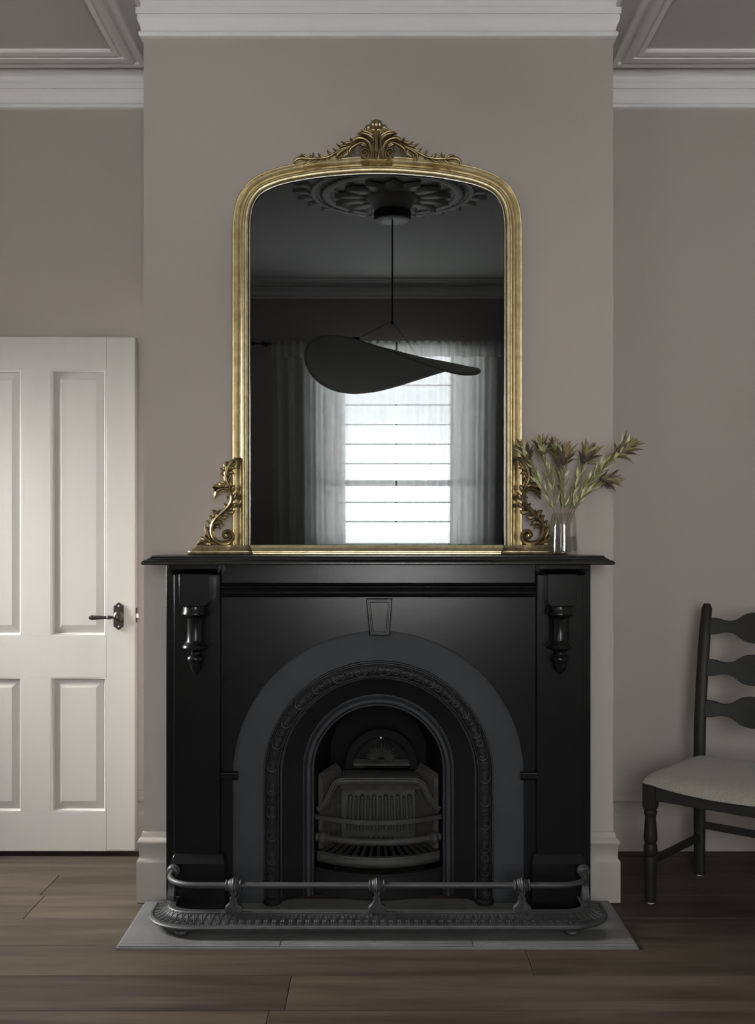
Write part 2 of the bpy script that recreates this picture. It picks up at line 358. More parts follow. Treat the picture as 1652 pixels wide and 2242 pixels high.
tag(MB().sweep(OUTB, bp_, closed_path=True).build('trim_2', M['plaster'], smooth=30), 'reeded plaster panel moulding bordering the ceiling', 'ceiling moulding', kind='structure')
# skirting
bpro = [(0, .2325), (.003, .2325), (.006, .226), (.0075, .218), (.009, .2135), (.0145, .209), (.0185, .202), (.0185, .197), (.0155, .192), (.0125, .188), (.012, .150), (.0135, .145), (.0185, .140), (.0195, .134), (.0195, .002)]
def skirt(name, path, lab): tag(MB().sweep(path, bpro).build(name, M['skirting'], smooth=40), lab, 'baseboard', kind='structure')
skirt('baseboard_right', [(RX, WY), (RX, RY), (BX, RY), (BX, BY), (.697, BY)], 'tall moulded taupe skirting wrapping the chimney breast beside the chair')
skirt('baseboard_left', [(-.697, BY), (-BX, BY), (-BX, RY), (LX, RY)], 'tall moulded taupe skirting wrapping the chimney breast beside the door')
skirt('baseboard_front', [(LX, DY0-.08), (LX, WY), (RX, WY)], 'tall moulded taupe skirting below the curtained window')
# doorway architrave (left wall)
da = MB(); da.box(LX, LX+.02, DY0-.08, DY0, 0, DZ+.08); da.box(LX, LX+.02, DY0, DY1, DZ, DZ+.08)
tag(da.build('trim_3', M['door'], bevel=.004), 'painted doorway architrave', 'architrave', kind='structure')

# ------------------------------------------------------------------ front window and curtains (seen in the mirror)
win = empty('window_1', ((WX0+WX1)/2, WY-.08, WZ0), 'tall bright window behind the sheer curtains', 'window', kind='structure')
m = MB(); y0, y1 = WY-.11, WY-.05
m.box(WX0, WX0+.035, y0, y1, WZ0, WZ1); m.box(WX1-.035, WX1, y0, y1, WZ0, WZ1); m.box(WX0+.035, WX1-.035, y0, y1, WZ1-.04, WZ1); m.box(WX0+.035, WX1-.035, y0, y1, WZ0, WZ0+.05)
m.build('window_frame', M['door'], win)
MB().box(WX0+.035, WX1-.035, y0+.01, y1-.005, 1.275, 1.325).build('meeting_rail', M['door'], win)
barz = [WZ0+.05, .96, 1.13, 1.30, 1.47, 1.64, 1.81, 1.98, 2.15, WZ1-.04]
for i, z in enumerate(barz):
    if 0 < i < len(barz)-1 and abs(z-1.30) > .02: MB().box(WX0+.035, WX1-.035, y0+.02, y1-.02, z-.006, z+.006).build('glazing_bar', M['door'], win)
for a, b in zip(barz, barz[1:]):
    MB().box(WX0+.036, WX1-.036, WY-.082, WY-.079, a+(.026 if abs(a-1.3) < .02 else .01), b-(.026 if abs(b-1.3) < .02 else .01)).build('pane', M['pane'], win)
win2 = empty('fill_window', (LX-.06, (SY0+SY1)/2, SZ0), 'unseen window opening added in the left wall for the fill light', 'window', kind='structure')  # unseen window, added only to hold the side fill light
m = MB(); m.box(LX-.06, LX-.01, SY0, SY0+.03, SZ0, SZ1); m.box(LX-.06, LX-.01, SY1-.03, SY1, SZ0, SZ1); m.box(LX-.06, LX-.01, SY0+.03, SY1-.03, SZ1-.03, SZ1); m.box(LX-.06, LX-.01, SY0+.03, SY1-.03, SZ0, SZ0+.03)
m.build('window_frame', M['door'], win2)
MB().box(LX-.118, LX-.112, SY0, SY1, SZ0, SZ1).build('fill_backing', M['wool'], win2)  # added panel closing the opening behind the fill light
rod = empty('curtain_rod', (.13, WY+.11, 2.485), 'thin dark curtain rod above the window', 'curtain rod')
MB().tube([(-1.06, WY+.11, 2.485), (1.32, WY+.11, 2.485)], .008).build('rod', M['cord'], rod)
for x in (-.97, 1.25): MB().box(x-.012, x+.012, WY, WY+.125, 2.472, 2.498).build('bracket', M['cord'], rod)
for x in (-1.06, 1.32): MB().ball((x, WY+.11, 2.485), .018).build('finial', M['cord'], rod)
def curtain(x0, x1, lab, seed):
    r = random.Random(seed); n = 260; nz = 26; c = empty('sheer_curtain', ((x0+x1)/2, WY+.11, .03), lab, 'curtain', 'sheer curtains at the window')
    ph = [r.uniform(0, 6.28) for _ in range(4)]
    def yy(u, t):     # t: 0 at the top
        x = u*(x1-x0)
        a = .010+.016*min(1, t*3)
        return WY+.11+a*(math.sin(x*62+ph[0]+1.2*math.sin(x*9+ph[1]))+.7*math.sin(x*27+ph[2]+.4*t))*(.6+.4*math.sin(x*5+ph[3]))
    b = MB(); ztop = 2.47
    for k in range(nz+1):
        t = k/nz; z = ztop-t*(ztop-.03)
        for i in range(n+1):
            u = i/n; b.v.append(Vector((x0+u*(x1-x0), yy(u, t), z)))
    for k in range(nz):
        for i in range(n):
            a = k*(n+1)+i; b.f.append([a, a+1, a+n+2, a+n+1])
    b.build('drape', M['sheer'], c, smooth=180)
    h = MB()
    for k, z in enumerate((2.505, 2.47, 2.42, 2.37)):
        for i in range(n+1):
            u = i/n; x = u*(x1-x0)
            h.v.append(Vector((x0+x, WY+.13+.012*math.sin(x*95+ph[0])+.004*k, z+(.006*math.sin(x*40) if k == 3 else 0))))
    for k in range(3):
        for i in range(n):
            a = k*(n+1)+i; h.f.append([a, a+1, a+n+2, a+n+1])
    h.build('gathered_heading', M['sheer'], c, smooth=180)
def side_drape(x0, x1, lab, seed):
    c = empty('gathered_drape', ((x0+x1)/2, WY+.05, .03), lab, 'curtain', 'gathered drapes beside the window'); r = random.Random(seed); n = 120; b = MB(); p = r.uniform(0, 6)
    for k in range(13):
        for i in range(n+1):
            x = x0+(x1-x0)*i/n; b.v.append(Vector((x, WY+.052+.018*math.sin(i*.42+p+.5*math.sin(i*.11)), 2.46-k/12*2.43)))
    for k in range(12):
        for i in range(n):
            a = k*(n+1)+i; b.f.append([a, a+1, a+n+2, a+n+1])
    b.build('drape', M['drape'], c, smooth=180)
side_drape(-.66, -.285, 'gathered drape hanging close to the glass on the door wall side of the window', 1)
side_drape(.620, 1.02, 'gathered drape hanging close to the glass on the chair wall side of the window', 2)
curtain(-.90, .145, 'sheer white curtain hanging on the rod end nearer the door wall', 4)
curtain(.162, 1.22, 'sheer white curtain hanging on the rod end nearer the chair wall', 9)

# ------------------------------------------------------------------ ceiling rose and pendant (seen in the mirror)
PX, PY = .080, .62
rose = empty('ceiling_rose', (PX, PY, H), 'ornate round plaster ceiling rose above the pendant lamp', 'ceiling rose')
prof = [(.002, -.118), (.085, -.118), (.10, -.105), (.115, -.08), (.13, -.062), (.15, -.045), (.20, -.05), (.215, -.04), (.235, -.028), (.30, -.034), (.335, -.026), (.345, -.038), (.365, -.042), (.385, -.036), (.392, -.024), (.42, -.018), (.425, -.028), (.445, -.028), (.45, -.012), (.47, -.008), (.475, 0), (.002, 0)]
prof = [(r*1.04, z) for r, z in prof]
MB().lathe(prof, (PX, PY, H), n=64).build('medallion', M['plaster'], rose)
def leaf_mesh(name, L, w, thick, curl, mt, n=7):
    b = MB(); rings = []
    for i in range(n+1):
        t = i/n; hw = w*max(.03, math.sin(PI*min(1, t**.75))**.8)
        z = curl*t*t; x = L*t
        rings.append([(x, -hw, z), (x, -hw*.5, z+thick*.7), (x, 0, z+thick*.45), (x, hw*.5, z+thick*.7), (x, hw, z), (x, 0, z-thick*.3)])
    return b.loft(rings).mesh(name, mt, 60)
rl = leaf_mesh('rim_leaf', .115, .042, .022, -.008, M['plaster'])
for i in range(26):
    a = 2*PI*i/26
    inst(rl, 'rim_leaf', (PX+.455*math.cos(a), PY+.455*math.sin(a), H-.004), rose, Matrix.Rotation(a, 3, 'Z') @ Matrix.Rotation(PI, 3, 'X'))
al = leaf_mesh('acanthus_leaf', .20, .05, .03, .012, M['plaster'])
for i in range(14):
    a = 2*PI*(i+.5)/14
    inst(al, 'acanthus_leaf', (PX+.135*math.cos(a), PY+.135*math.sin(a), H-.034), rose, Matrix.Rotation(a, 3, 'Z') @ Matrix.Rotation(PI, 3, 'X'))
bead = MB().ball((0, 0, 0), .011, n=8).mesh('bead', M['plaster'])
for i in range(48):
    a = 2*PI*i/48; inst(bead, 'bead', (PX+.405*math.cos(a), PY+.405*math.sin(a), H-.03), rose)
pen = empty('pendant_lamp', (PX, PY, 1.95), 'wide curled pale linen pendant shade hanging on a black cord', 'pendant lamp')
MB().lathe([(.004, .006), (.098, .006), (.104, .010), (.106, .016), (.106, .055), (.102, .058), (.004, .058)], (PX, PY, 2.845), n=40).build('canopy', M['canopy'], pen)
MB().tube([(PX, PY, 2.86), (PX, PY, 2.284)], .0042, 8).build('cord', M['cord'], pen)
R_ = .508
def shade(x, d):  # d: away from the mirror
    u, v = x/R_, d/R_
    return 2.088-.0295*u-.0475*v+.165*u*v-.053*u*u-.095*v*v
sh = MB(); nr, na = 16, 72
for k in range(nr+1):
    for i in range(na):
        a = 2*PI*i/na; r = R_*k/nr; x = r*math.cos(a); d = r*math.sin(a)
        sh.v.append(Vector((PX+x, PY-d, shade(x, d)+.003*math.sin(9*d+14*x*.3)*math.sin(5*x))))
for k in range(nr):
    for i in range(na):
        j = (i+1) % na; sh.f.append([k*na+i, k*na+j, (k+1)*na+j, (k+1)*na+i])
so = sh.build('shade', M['linen'], pen, smooth=180)
sl = so.modifiers.new('thickness', 'SOLIDIFY'); sl.thickness = .002
MB().tube([(PX+R_*math.cos(2*PI*i/96), PY-R_*math.sin(2*PI*i/96), shade(R_*math.cos(2*PI*i/96), R_*math.sin(2*PI*i/96))) for i in range(97)], .0035, 6, False).build('shade_ring', M['linen'], pen)
for (x, d) in ((-.20, -.44), (.24, .40)):
    e = Vector((PX+x*1., PY-d, shade(x, d)))
    MB().tube([(PX, PY, 2.284), e], .0011, 5).build('wire', M['cord'], pen)
    MB().box(e.x-.02, e.x+.02, e.y-.008, e.y+.008, e.z-.002, e.z+.012).build('wire_clip', M['cord'], pen)
MB().tube([(PX, PY, 2.284), (PX, PY, 2.264)], .007, 8).build('cord_stop', M['cord'], pen)

# ------------------------------------------------------------------ door
DF = 3.42
dx1, dz0, dz1 = KX(295.5, DF), .0225, 1.978
dw = .752; dx0 = dx1-dw
door = empty('door_1', ((dx0+dx1)/2, DF+.02, dz0), 'open off-white four-panel door with dark lever handle', 'door', kind='structure')
st = .110; pw = .2105
xa = [dx0, dx0+st, dx0+st+pw, dx1-st-pw, dx1-st, dx1]          # stile | panel | muntin | panel | stile
zz = [dz0, .170, .683, .841, 1.854, dz1]
MB().box(xa[0], xa[1], DF, DF+.04, dz0, dz1).build('stile', M['door'], door, bevel=.002)
MB().box(xa[4], xa[5], DF, DF+.04, dz0, dz1).build('stile', M['door'], door, bevel=.0025)
for a, b in ((0, 1), (2, 3), (4, 5)): MB().box(xa[1], xa[4], DF, DF+.04, zz[a], zz[b]).build('rail', M['door'], door, bevel=.0006)
for a, b in ((1, 2), (3, 4)): MB().box(xa[2], xa[3], DF, DF+.04, zz[a], zz[b]).build('muntin', M['door'], door, bevel=.0006)
for (x0, x1) in ((xa[1], xa[2]), (xa[3], xa[4])):
    for (z0, z1) in ((zz[1], zz[2]), (zz[3], zz[4])):
        def rc(i, y): return [(x0+i, y, z0+i), (x1-i, y, z0+i), (x1-i, y, z1-i), (x0+i, y, z1-i)]
        pn = MB(); pn.loft([rc(0, DF+.03), rc(0, DF+.0145), rc(.010, DF+.0145), rc(.040, DF+.0065), rc(.042, DF+.0065)]); p = pn.build('panel', M['door'], door, smooth=10)
        ml = MB(); fr = [rc(0, DF+.0005), rc(.003, DF+.0002), rc(.006, DF+.002), rc(.0085, DF+.007), rc(.0105, DF+.0115), rc(.0105, DF+.0147)]
        ml.loft(fr, True, False); ml.build('bead_moulding', M['door'], p, smooth=50)
# handle
hx, hz = KX(260, DF), KZ(1349, DF); s_ = DF/F
hd = MB(); hw, hh = 11.4*s_, 22.5*s_
def side(sg, top): return []
pl = [(-hw, -hh), (-hw*.8, -hh-.0015), (-hw*.5, -hh-.006), (-hw*.25, -hh-.011), (0, -hh-.0135), (hw*.25, -hh-.011), (hw*.5, -hh-.006), (hw*.8, -hh-.0015), (hw, -hh)]
pl = pl+[(-a, -b) for a, b in pl]
hnd = hd.prism([(hx+a, hz+b) for a, b in pl], DF-.004, DF).build('door_handle', M['brass_dark'], door, bevel=.001, label='dark bronze lever handle on shaped back plate')
lv = MB(); lv.lathe([(.019, 0), (.019, .003), (.016, .006), (.0125, .008), (.011, .012), (.009, .014), (.009, .034), (.006, .037), (.001, .038)], (hx, DF-.004, hz), (0, -1, 0), 24)
lv.build('handle_rose', M['brass_dark'], hnd)
le = MB(); le.lathe([(.0065, 0), (.0055, .014), (.005, .018), (.0078, .020), (.0078, .023), (.005, .0245), (.0075, .027), (.0075, .030), (.0055, .033), (.0062, .04), (.0085, .085), (.0088, .094), (.006, .0955), (.006, .0975), (.0055, .1005), (.001, .102)], (hx-.002, DF-.033, hz-.002), (-1, 0, -.01), 16)
le.build('lever', M['brass_dark'], hnd)
for dz in (-22.3, 22.3): MB().lathe([(.0035, 0), (.0033, .0012), (.001, .002)], (hx, DF-.004, hz+dz*s_), (0, -1, 0), 10).build('screw', M['steel'], hnd)
lp = MB().box(dx1-.0005, dx1+.001, DF+.010, DF+.030, KZ(1364, DF), KZ(1332, DF)).build('latch_plate', M['brass_dark'], door)
MB().prismz([(dx1+.001, DF+.0125), (dx1+.009, DF+.0175), (dx1+.009, DF+.027), (dx1+.001, DF+.027)], KZ(1353, DF), KZ(1344, DF)).build('latch_bolt', M['steel'], lp)

# ------------------------------------------------------------------ hearth
HX0, HX1, HF = -.772, .766, 2.645
he = MB().box(HX0, HX1, HF, BY-.003, 0, .006).build('hearth', M['mortar'])
tag(he, 'flat grey slate hearth slab set into the floorboards', 'hearth', kind='structure')
for a, b in ((HX0+.004, -.2915), (-.2885, .2795), (.2825, HX1-.004)):
    for (ya, yb) in ((HF+.003, HF+.020), (HF+.0215, BY-.003)):
        MB().box(a, b, ya, yb, .001, .0095).build('tile', M['slate'], he, bevel=.0012)
HT = .0095
# ------------------------------------------------------------------ black fire surround
sur = empty('fireplace_surround', (0, 2.95, HT), 'glossy black painted mantelpiece with arched opening and turned corbel drops', 'mantelpiece')
BFY = 2.945
ar, acz = .478, .430
def archpts(r, cz=acz, z0=HT, n=40): return [(-r, z0)]+[(-r, z0+(cz-z0)*k/4) for k in (1, 2, 3)]+[(-r*math.cos(PI*i/n), cz+r*math.sin(PI*i/n)) for i in range(n+1)]+[(r, z0+(cz-z0)*k/4) for k in (3, 2, 1)]+[(r, z0)]
bd = MB(); zt = 1.128; X1 = .515
inner = archpts(ar)
outer = []
for (x, z) in inner:
    if z <= acz+1e-6: outer.append((math.copysign(X1, x), z))
    else: outer.append((x*X1/ar, zt))
ring = lambda yy: [(x, yy, z) for x, z in inner]
ringo = lambda yy: [(x, yy, z) for x, z in outer]
bd.loft([ringo(2.9605), ringo(BFY), ring(BFY), ring(2.9605)], False)
bd.build('arched_board', M['black'], sur, smooth=25)
for sg in (-1, 1):
    lo, hi = sorted((sg*.5155, sg*.695)); MB().box(lo, hi, BFY, 2.998, HT, zt).build('jamb', M['black'], sur, bevel=.0015)
    lo, hi = sorted((sg*.5158, sg*.666))
    MB().box(lo, hi, 2.928, BFY, .16, 1.10).build('pilaster', M['black'], sur, bevel=.002)
    lo, hi = sorted((sg*.497, sg*.672))
    pb = MB(); pb.loft([[(lo, 2.905, HT), (hi, 2.905, HT), (hi, 2.944, HT), (lo, 2.944, HT)], [(lo, 2.905, .158), (hi, 2.905, .158), (hi, 2.944, .158), (lo, 2.944, .158)],
                        [(lo, 2.905, .1585), (hi, 2.905, .1585), (hi, 2.944, .1585), (lo, 2.944, .1585)], [(lo+.008, 2.925, .184), (hi-.008, 2.925, .184), (hi-.008, 2.944, .184), (lo+.008, 2.944, .184)]])
    pb.build('plinth_block', M['black'], sur, smooth=20, bevel=.0012)
    # corbel
    c = KX(428, 2.88) if sg < 0 else KX(1226, 2.88)
    cp = MB(); lo, hi = sorted((sg*.512, sg*.672))
    cp.loft([[(lo+.006, 2.900, 1.092), (hi-.006, 2.900, 1.092), (hi-.006, 2.944, 1.092), (lo+.006, 2.944, 1.092)], [(lo, 2.868, 1.112), (hi, 2.868, 1.112), (hi, 2.944, 1.112), (lo, 2.944, 1.112)],
             [(lo, 2.868, 1.128), (hi, 2.868, 1.128), (hi, 2.944, 1.128), (lo, 2.944, 1.128)]])
    cp.build('capital', M['black'], sur, smooth=20, bevel=.002)
    ztop, zb = 1.098, KZ(1328, 2.86)
    w2 = .0475; o = [(-w2, ztop), (-w2, zb+.022), (-w2+.0015, zb+.015), (-w2+.005, zb+.009), (-w2+.012, zb+.002), (-w2+.013, zb), (w2-.013, zb), (w2-.012, zb+.002), (w2-.005, zb+.009), (w2-.0015, zb+.015), (w2, zb+.022), (w2, ztop)]
    cbk = MB().prism([(c+a, b) for a, b in o], 2.852, 2.929).build('corbel', M['black'], sur, bevel=.003, smooth=40)
    pr = [(1327, 27.5), (1337, 28), (1339, 29.5), (1344, 30), (1348, 27), (1350, 23), (1353, 20), (1356, 19), (1380, 19), (1400, 20), (1405, 22), (1409, 26), (1412, 29), (1416, 30.5), (1420, 28), (1422, 22), (1424, 15), (1427, 11), (1432, 11), (1434, 14), (1438, 18.5), (1443, 19.5), (1448, 17.5), (1451, 13.5), (1452, 13), (1458, 13), (1465, 10.5), (1471, 7), (1475, 3), (1478, .3)]
    Dd = 2.884
    MB().lathe([(r*Dd/F, KZ(p, Dd)-zb) for p, r in pr], (c, Dd, zb), n=32).build('turned_drop', M['black'], cbk, smooth=40)
# frieze and mouldings
fr = MB().box(-.512, .512, 2.938, BFY, 1.064, zt).build('frieze', M['black'], sur, bevel=.001)
mo = MB(); mpro = [(2.9455, 1.0655), (2.930, 1.0655), (2.927, 1.061), (2.930, 1.056), (2.934, 1.0545), (2.9345, 1.050), (2.929, 1.0475), (2.927, 1.043), (2.929, 1.039), (2.936, 1.037), (2.9365, 1.031), (2.931, 1.029), (2.929, 1.0255), (2.931, 1.0215), (2.938, 1.0195), (2.9455, 1.018)]
mo.loft([[(x, y, z) for y, z in mpro] for x in (-.5145, .5145)]); mo.build('frieze_moulding', M['black'], sur, smooth=40)
# keystone
kz0, kz1 = KZ(1391.5, 2.92), KZ(1310, 2.93)
def kr(i, y, zs=0): 
    t0, t1 = KX(800.8, 2.92)+i, KX(858.4, 2.92)-i; b0, b1 = KX(808.5, 2.92)+i, KX(853.3, 2.92)-i
    return [(b0, y, kz0+i), (b1, y, kz0+i), (t1, y, kz1-i), (t0, y, kz1-i)]
MB().loft([kr(0, 2.945), kr(0, 2.922), kr(.003, 2.920), kr(.0075, 2.920), kr(.0085, 2.9225), kr(.012, 2.9225), kr(.0135, 2.919)]).build('keystone', M['black'], sur, smooth=15)
# imposts
for a, b in ((484, 521), (1139, 1178)):
    x0, x1 = KX(a, 2.935), KX(b, 2.935); z0, z1 = KZ(1708, 2.935), KZ(1690, 2.935)
    MB().loft([[(x0, y, z0+e), (x1, y, z0+e), (x1, y, z1-e), (x0, y, z1-e)] for y, e in ((2.945, 0), (2.935, 0), (2.930, .003), (2.929, .006), (2.925, .009), (2.925, .010))]).build('impost_block', M['black'], sur, smooth=25)
# mantel shelf
SX0, SX1, SYF = -.7375, .7345, 2.79
def sr(i, z): return [(SX0+i, SYF+i, z), (SX1-i, SYF+i, z), (SX1-i, 2.999, z), (SX0+i, 2.999, z)]
shf = MB().loft([sr(.010, 1.128), sr(.003, 1.1285), sr(.0005, 1.131), sr(0, 1.1335), sr(.001, 1.1365), sr(.005, 1.1405), sr(.011, 1.1435), sr(.0165, 1.1455), sr(.0170, 1.1478), sr(.0215, 1.1482), sr(.0235, 1.1505), sr(.027, 1.1535), sr(.0275, 1.157)])
shf.build('mantel_shelf', M['black_h'], sur, smooth=30)

# ------------------------------------------------------------------ cast-iron arched insert
ins = empty('cast_iron_insert', (0, 2.98, HT), 'arched cast-iron fireplace insert with rosette border and bowed grate', 'fireplace insert')
def asweep(prof, cz=acz, z0=HT, n=64):
    """prof: (r, y); rings follow the arch"""
    rings = []
    steps = [(0, t) for t in (0, .5)]+[(1, i/n) for i in range(n+1)]+[(2, t) for t in (.5, 1)]
    for k, t in steps:
        if k == 0: rings.append([(-r, y, z0+(cz-z0)*t) for r, y in prof])
        elif k == 1: rings.append([(-r*math.cos(PI*t), y, cz+r*math.sin(PI*t)) for r, y in prof])
        else: rings.append([(r, y, cz-(cz-z0)*t) for r, y in prof])
    return MB().loft(rings, False)
asweep([(.500, 2.975), (.500, 2.962), (.379, 2.962), (.379, 2.975)]).build('outer_plate', M['iron'], ins)
band = asweep([(.379, 2.972), (.379, 2.9565), (.3775, 2.953), (.3735, 2.953), (.372, 2.9565), (.3705, 2.954), (.368, 2.9535), (.366, 2.9575), (.362, 2.955), (.357, 2.951), (.349, 2.949), (.341, 2.951), (.336, 2.955), (.332, 2.9575), (.3305, 2.954), (.328, 2.954), (.326, 2.958), (.324, 2.975)]).build('ornament_band', M['iron_dark'], ins)
inner_plate = asweep([(.324, 2.970), (.318, 2.971), (.316, 2.975), (.255, 3.033), (.250, 3.033), (.249, 3.028), (.248, 3.05)]).build('inner_plate', M['iron_dark'], ins)
asweep([(.250, 3.045), (.2495, 3.028), (.247, 3.026), (.2455, 3.029), (.243, 3.022), (.239, 3.017), (.234, 3.016), (.229, 3.018), (.2255, 3.024), (.224, 3.029), (.2225, 3.026), (.219, 3.026), (.2165, 3.030), (.2155, 3.045), (.2155, 3.07)]).build('arch_frame', M['iron'], ins)
# rosettes and scrolls round the band
rr = .349
def bandpos(s):
    L1 = acz-HT-.02; Larc = PI*rr
    if s < L1: return (-rr, HT+.02+s, -PI/2)
    if s < L1+Larc:
        a = (s-L1)/rr; return (-rr*math.cos(a), acz+rr*math.sin(a), a-PI/2)
    return (rr, acz-(s-L1-Larc), PI/2)
tot = 2*(acz-HT-.02)+PI*rr; npd = 25; per = tot/npd
rb = MB(); rb.tube([(.0105*math.cos(2*PI*i/16), 0, .0105*math.sin(2*PI*i/16)) for i in range(17)], .0026, 6, False); rb.ball((0, 0, 0), .0048, (1, .8, 1), 8)
ros = rb.mesh('rosette', M['iron_dark'])
sb = MB()
for sg in (-1, 1):
    sb.tube([(.0155*math.cos(a)*1.0, 0, sg*.004+.0165*math.sin(a)*sg) for a in (PI*(-.08+1.16*i/12) for i in range(13))], [.0012+.0022*math.sin(PI*i/12) for i in range(13)], 6)
    for k in (-1, 1): sb.ball((k*.0065, 0, sg*.009), .0042, (1, .7, 1), 6)
sb.ball((0, 0, 0), .0038, (1, .9, 1), 8)
scr = sb.mesh('leaf_scroll', M['iron_dark'])
for i in range(npd):
    for me, nm, off in ((ros, 'rosette', .25), (scr, 'leaf_scroll', .75)):
        x, z, a = bandpos((i+off)*per)
        # tangent direction rotated so local z runs along the band
        inst(me, nm, (x, 2.9488, z), band, (0, a+PI/2, 0))
for sg in (-1, 1):
    MB().lathe([(.030, 0), (.032, .006), (.031, .014), (.026, .018), (.026, .02)], (sg*.349, 2.964, HT), n=20).build('column_foot', M['iron_dark'], ins)
# firebox
fb = asweep([(.2155, 3.05), (.2150, 3.075), (.175, 3.30)]); fb.build('firebox_lining', M['soot'], ins)
MB().prism(archpts(.178, n=20), 3.298, 3.303).build('firebox_back', M['soot'], ins)
# register plate with fan
DR = 3.13; rx = (914-755)/2*DR/F; rcx = KX(834.5, DR); rz0 = KZ(1683, DR); rz1 = KZ(1596, DR)
def halfell(rx_, rz_, n=24): return [(rcx-rx_*math.cos(PI*i/n), rz0+rz_*math.sin(PI*i/n)**.9) for i in range(n+1)]
hz_ = rz1-rz0
reg = MB().loft([[(x, y, z) for x, z in halfell(rx*s, hz_*s)] for y, s in ((3.16, 1.0), (3.132, 1.0), (3.130, .985), (3.126, .80), (3.130, .77), (3.142, .765))])
reg = reg.build('register_plate', M['soot'], ins, smooth=30)
pet = leaf_mesh('fan_petal', .052, .0045, .006, 0, M['iron_grey'], 6)
for i in range(15):
    a = PI*(.05+.90*i/14); s = .78+.22*math.sin(a)+(.08 if i % 2 else 0)
    rot = Matrix(((math.cos(a), -math.sin(a), 0), (0, 0, -1), (math.sin(a), math.cos(a), 0)))
    inst(pet, 'fan_petal', (rcx+.012*math.cos(a), 3.141, rz0+.030+.006*math.sin(a)), reg, rot, (s, 1, 1))
MB().loft([[(rcx-.098, 3.140, rz0+.020), (rcx+.098, 3.140, rz0+.020), (rcx+.094, 3.140, rz0+.030), (rcx-.094, 3.140, rz0+.030)], [(rcx-.098, 3.116, rz0+.014), (rcx+.098, 3.116, rz0+.014), (rcx+.098, 3.116, rz0+.019), (rcx-.098, 3.116, rz0+.019)]]).build('register_ledge', M['iron_grey'], reg)
MB().lathe([(.0045, 0), (.0045, .006), (.003, .009), (.0005, .010)], (KX(833.5, 3.12), 3.128, KZ(1616, 3.12)), (0, -1, 0), 10).build('register_pin', M['steel'], reg)
# firebrick ledge
MB().loft([[(KX(x0, y), y, KZ(p, y)), (KX(x1, y), y, KZ(p, y)), (KX(x1+2, y), y+.02, KZ(p, y)-.05), (KX(x0-2, y), y+.02, KZ(p, y)-.05)] for x0, x1, p, y in ((752, 914, 1686, 3.20), (746, 918, 1700, 3.09))]).build('firebrick_ledge', M['stone_ash'], ins)
for sg in (-1, 1):
    MB().loft([[(sg*.205, 3.075, .405), (sg*.150, 3.20, .415), (sg*.150, 3.20, .15), (sg*.205, 3.075, .15)], [(sg*.19, 3.075, .385), (sg*.13, 3.18, .392), (sg*.13, 3.18, .15), (sg*.19, 3.075, .15)]]).build('firebrick_cheek', M['stone_ash'], ins)
# hood bar
DH = 3.055
hp = [(696, 1775), (703, 1768), (711, 1759), (718, 1748), (723, 1737), (727, 1727), (732, 1719), (739, 1713), (748, 1710.5), (770, 1710), (800, 1710), (829, 1710)]
hp = hp+[(1657-x, z) for x, z in hp[::-1][1:]]
hp = cr(hp, 60)
for off, rad, yo in ((-4.2, .0048, .004), (0, .0062, 0), (4.4, .0048, .004)):
    pts = []
    for i, (x, z) in enumerate(hp):
        a, b = hp[max(i-1, 0)], hp[min(i+1, len(hp)-1)]; L = math.dist(a, b); nx, nz = (b[1]-a[1])/L, -(b[0]-a[0])/L
        pts.append(P(x+nx*off, z+nz*off, DH)+Vector((0, yo, 0)))
    MB().tube(pts, rad, 8).build('hood_bar', M['iron_grey'], ins)
# fluted fireback
DB = 3.20; bx0, bx1, bz1, bz0 = KX(749, DB), KX(912.6, DB), KZ(1723, DB), KZ(1840, DB)
bk = MB(); bk.loft([[(bx0, 3.20, bz1), (bx1, 3.20, bz1), (bx1, 3.26, bz1), (bx0, 3.26, bz1)], [(bx0-.014, 3.185, bz0), (bx1+.014, 3.185, bz0), (bx1+.014, 3.26, bz0), (bx0-.014, 3.26, bz0)]])
bk.build('fireback', M['iron_grey'], ins)
for i in range(11):
    x = KX(767, DB)+(KX(896, DB)-KX(767, DB))*i/10; r = .0085 if i % 2 == 0 else .0055
    zt_ = KZ(1741, DB)-(0 if i % 2 == 0 else .005); zb_ = KZ(1815, DB)
    fx = (x-rcx)*.06
    MB().tube([(x, 3.196, zt_+r*.5), (x, 3.192, zt_), (x+fx, 3.186, zb_)], [r*.5, r, r], 10).build('flute', M['iron_grey'], ins)
# bowed bars
def bow(x, hw=.215, d=.068): return 3.045-d*(1-(x/hw)**2)
def bowbar(name, hw, prof, mt, n=32, d=.068):
    b = MB(); rings = []
    for i in range(n+1):
        x = -hw+2*hw*i/n; rings.append([(x, bow(x, hw, d)+a, c) for a, c in prof])
    b.loft(rings); return b.build(name, mt, ins, smooth=40)
bowbar('grate_bar', .214, [(0, .260), (-.002, .262), (-.002, .274), (0, .276), (.012, .276), (.012, .260)], M['iron_grey'])
bb = MB(); bb.tube([(x, bow(x), .2045) for x in (-.170+.340*i/24 for i in range(25))], .0125, 12); b2 = bb.build('grate_rail', M['iron_grey'], ins)
for sg in (-1, 1):
    d = Vector((sg, .45, 0)).normalized(); c0 = Vector((sg*.165, bow(.165), .2045))
    MB().lathe([(.0125, 0), (.0165, .003), (.0165, .007), (.013, .009), (.0185, .014), (.0215, .021), (.0205, .028), (.015, .034), (.012, .036), (.015, .042), (.012, .048), (.001, .049)], c0, d, 18).build('rail_knob', M['iron_grey'], b2)
bowbar('grate_lip', .207, [(.010, .154), (0, .156), (-.008, .1545), (-.010, .150), (-.006, .1475), (-.009, .142), (-.011, .134), (-.009, .126), (-.004, .119), (.004, .116), (.012, .116)], M['iron_grey'])
gm = MB().box(0, 1, -.0045, .0045, -.006, .003).mesh('grate_slat', M['iron_grey'], 0)
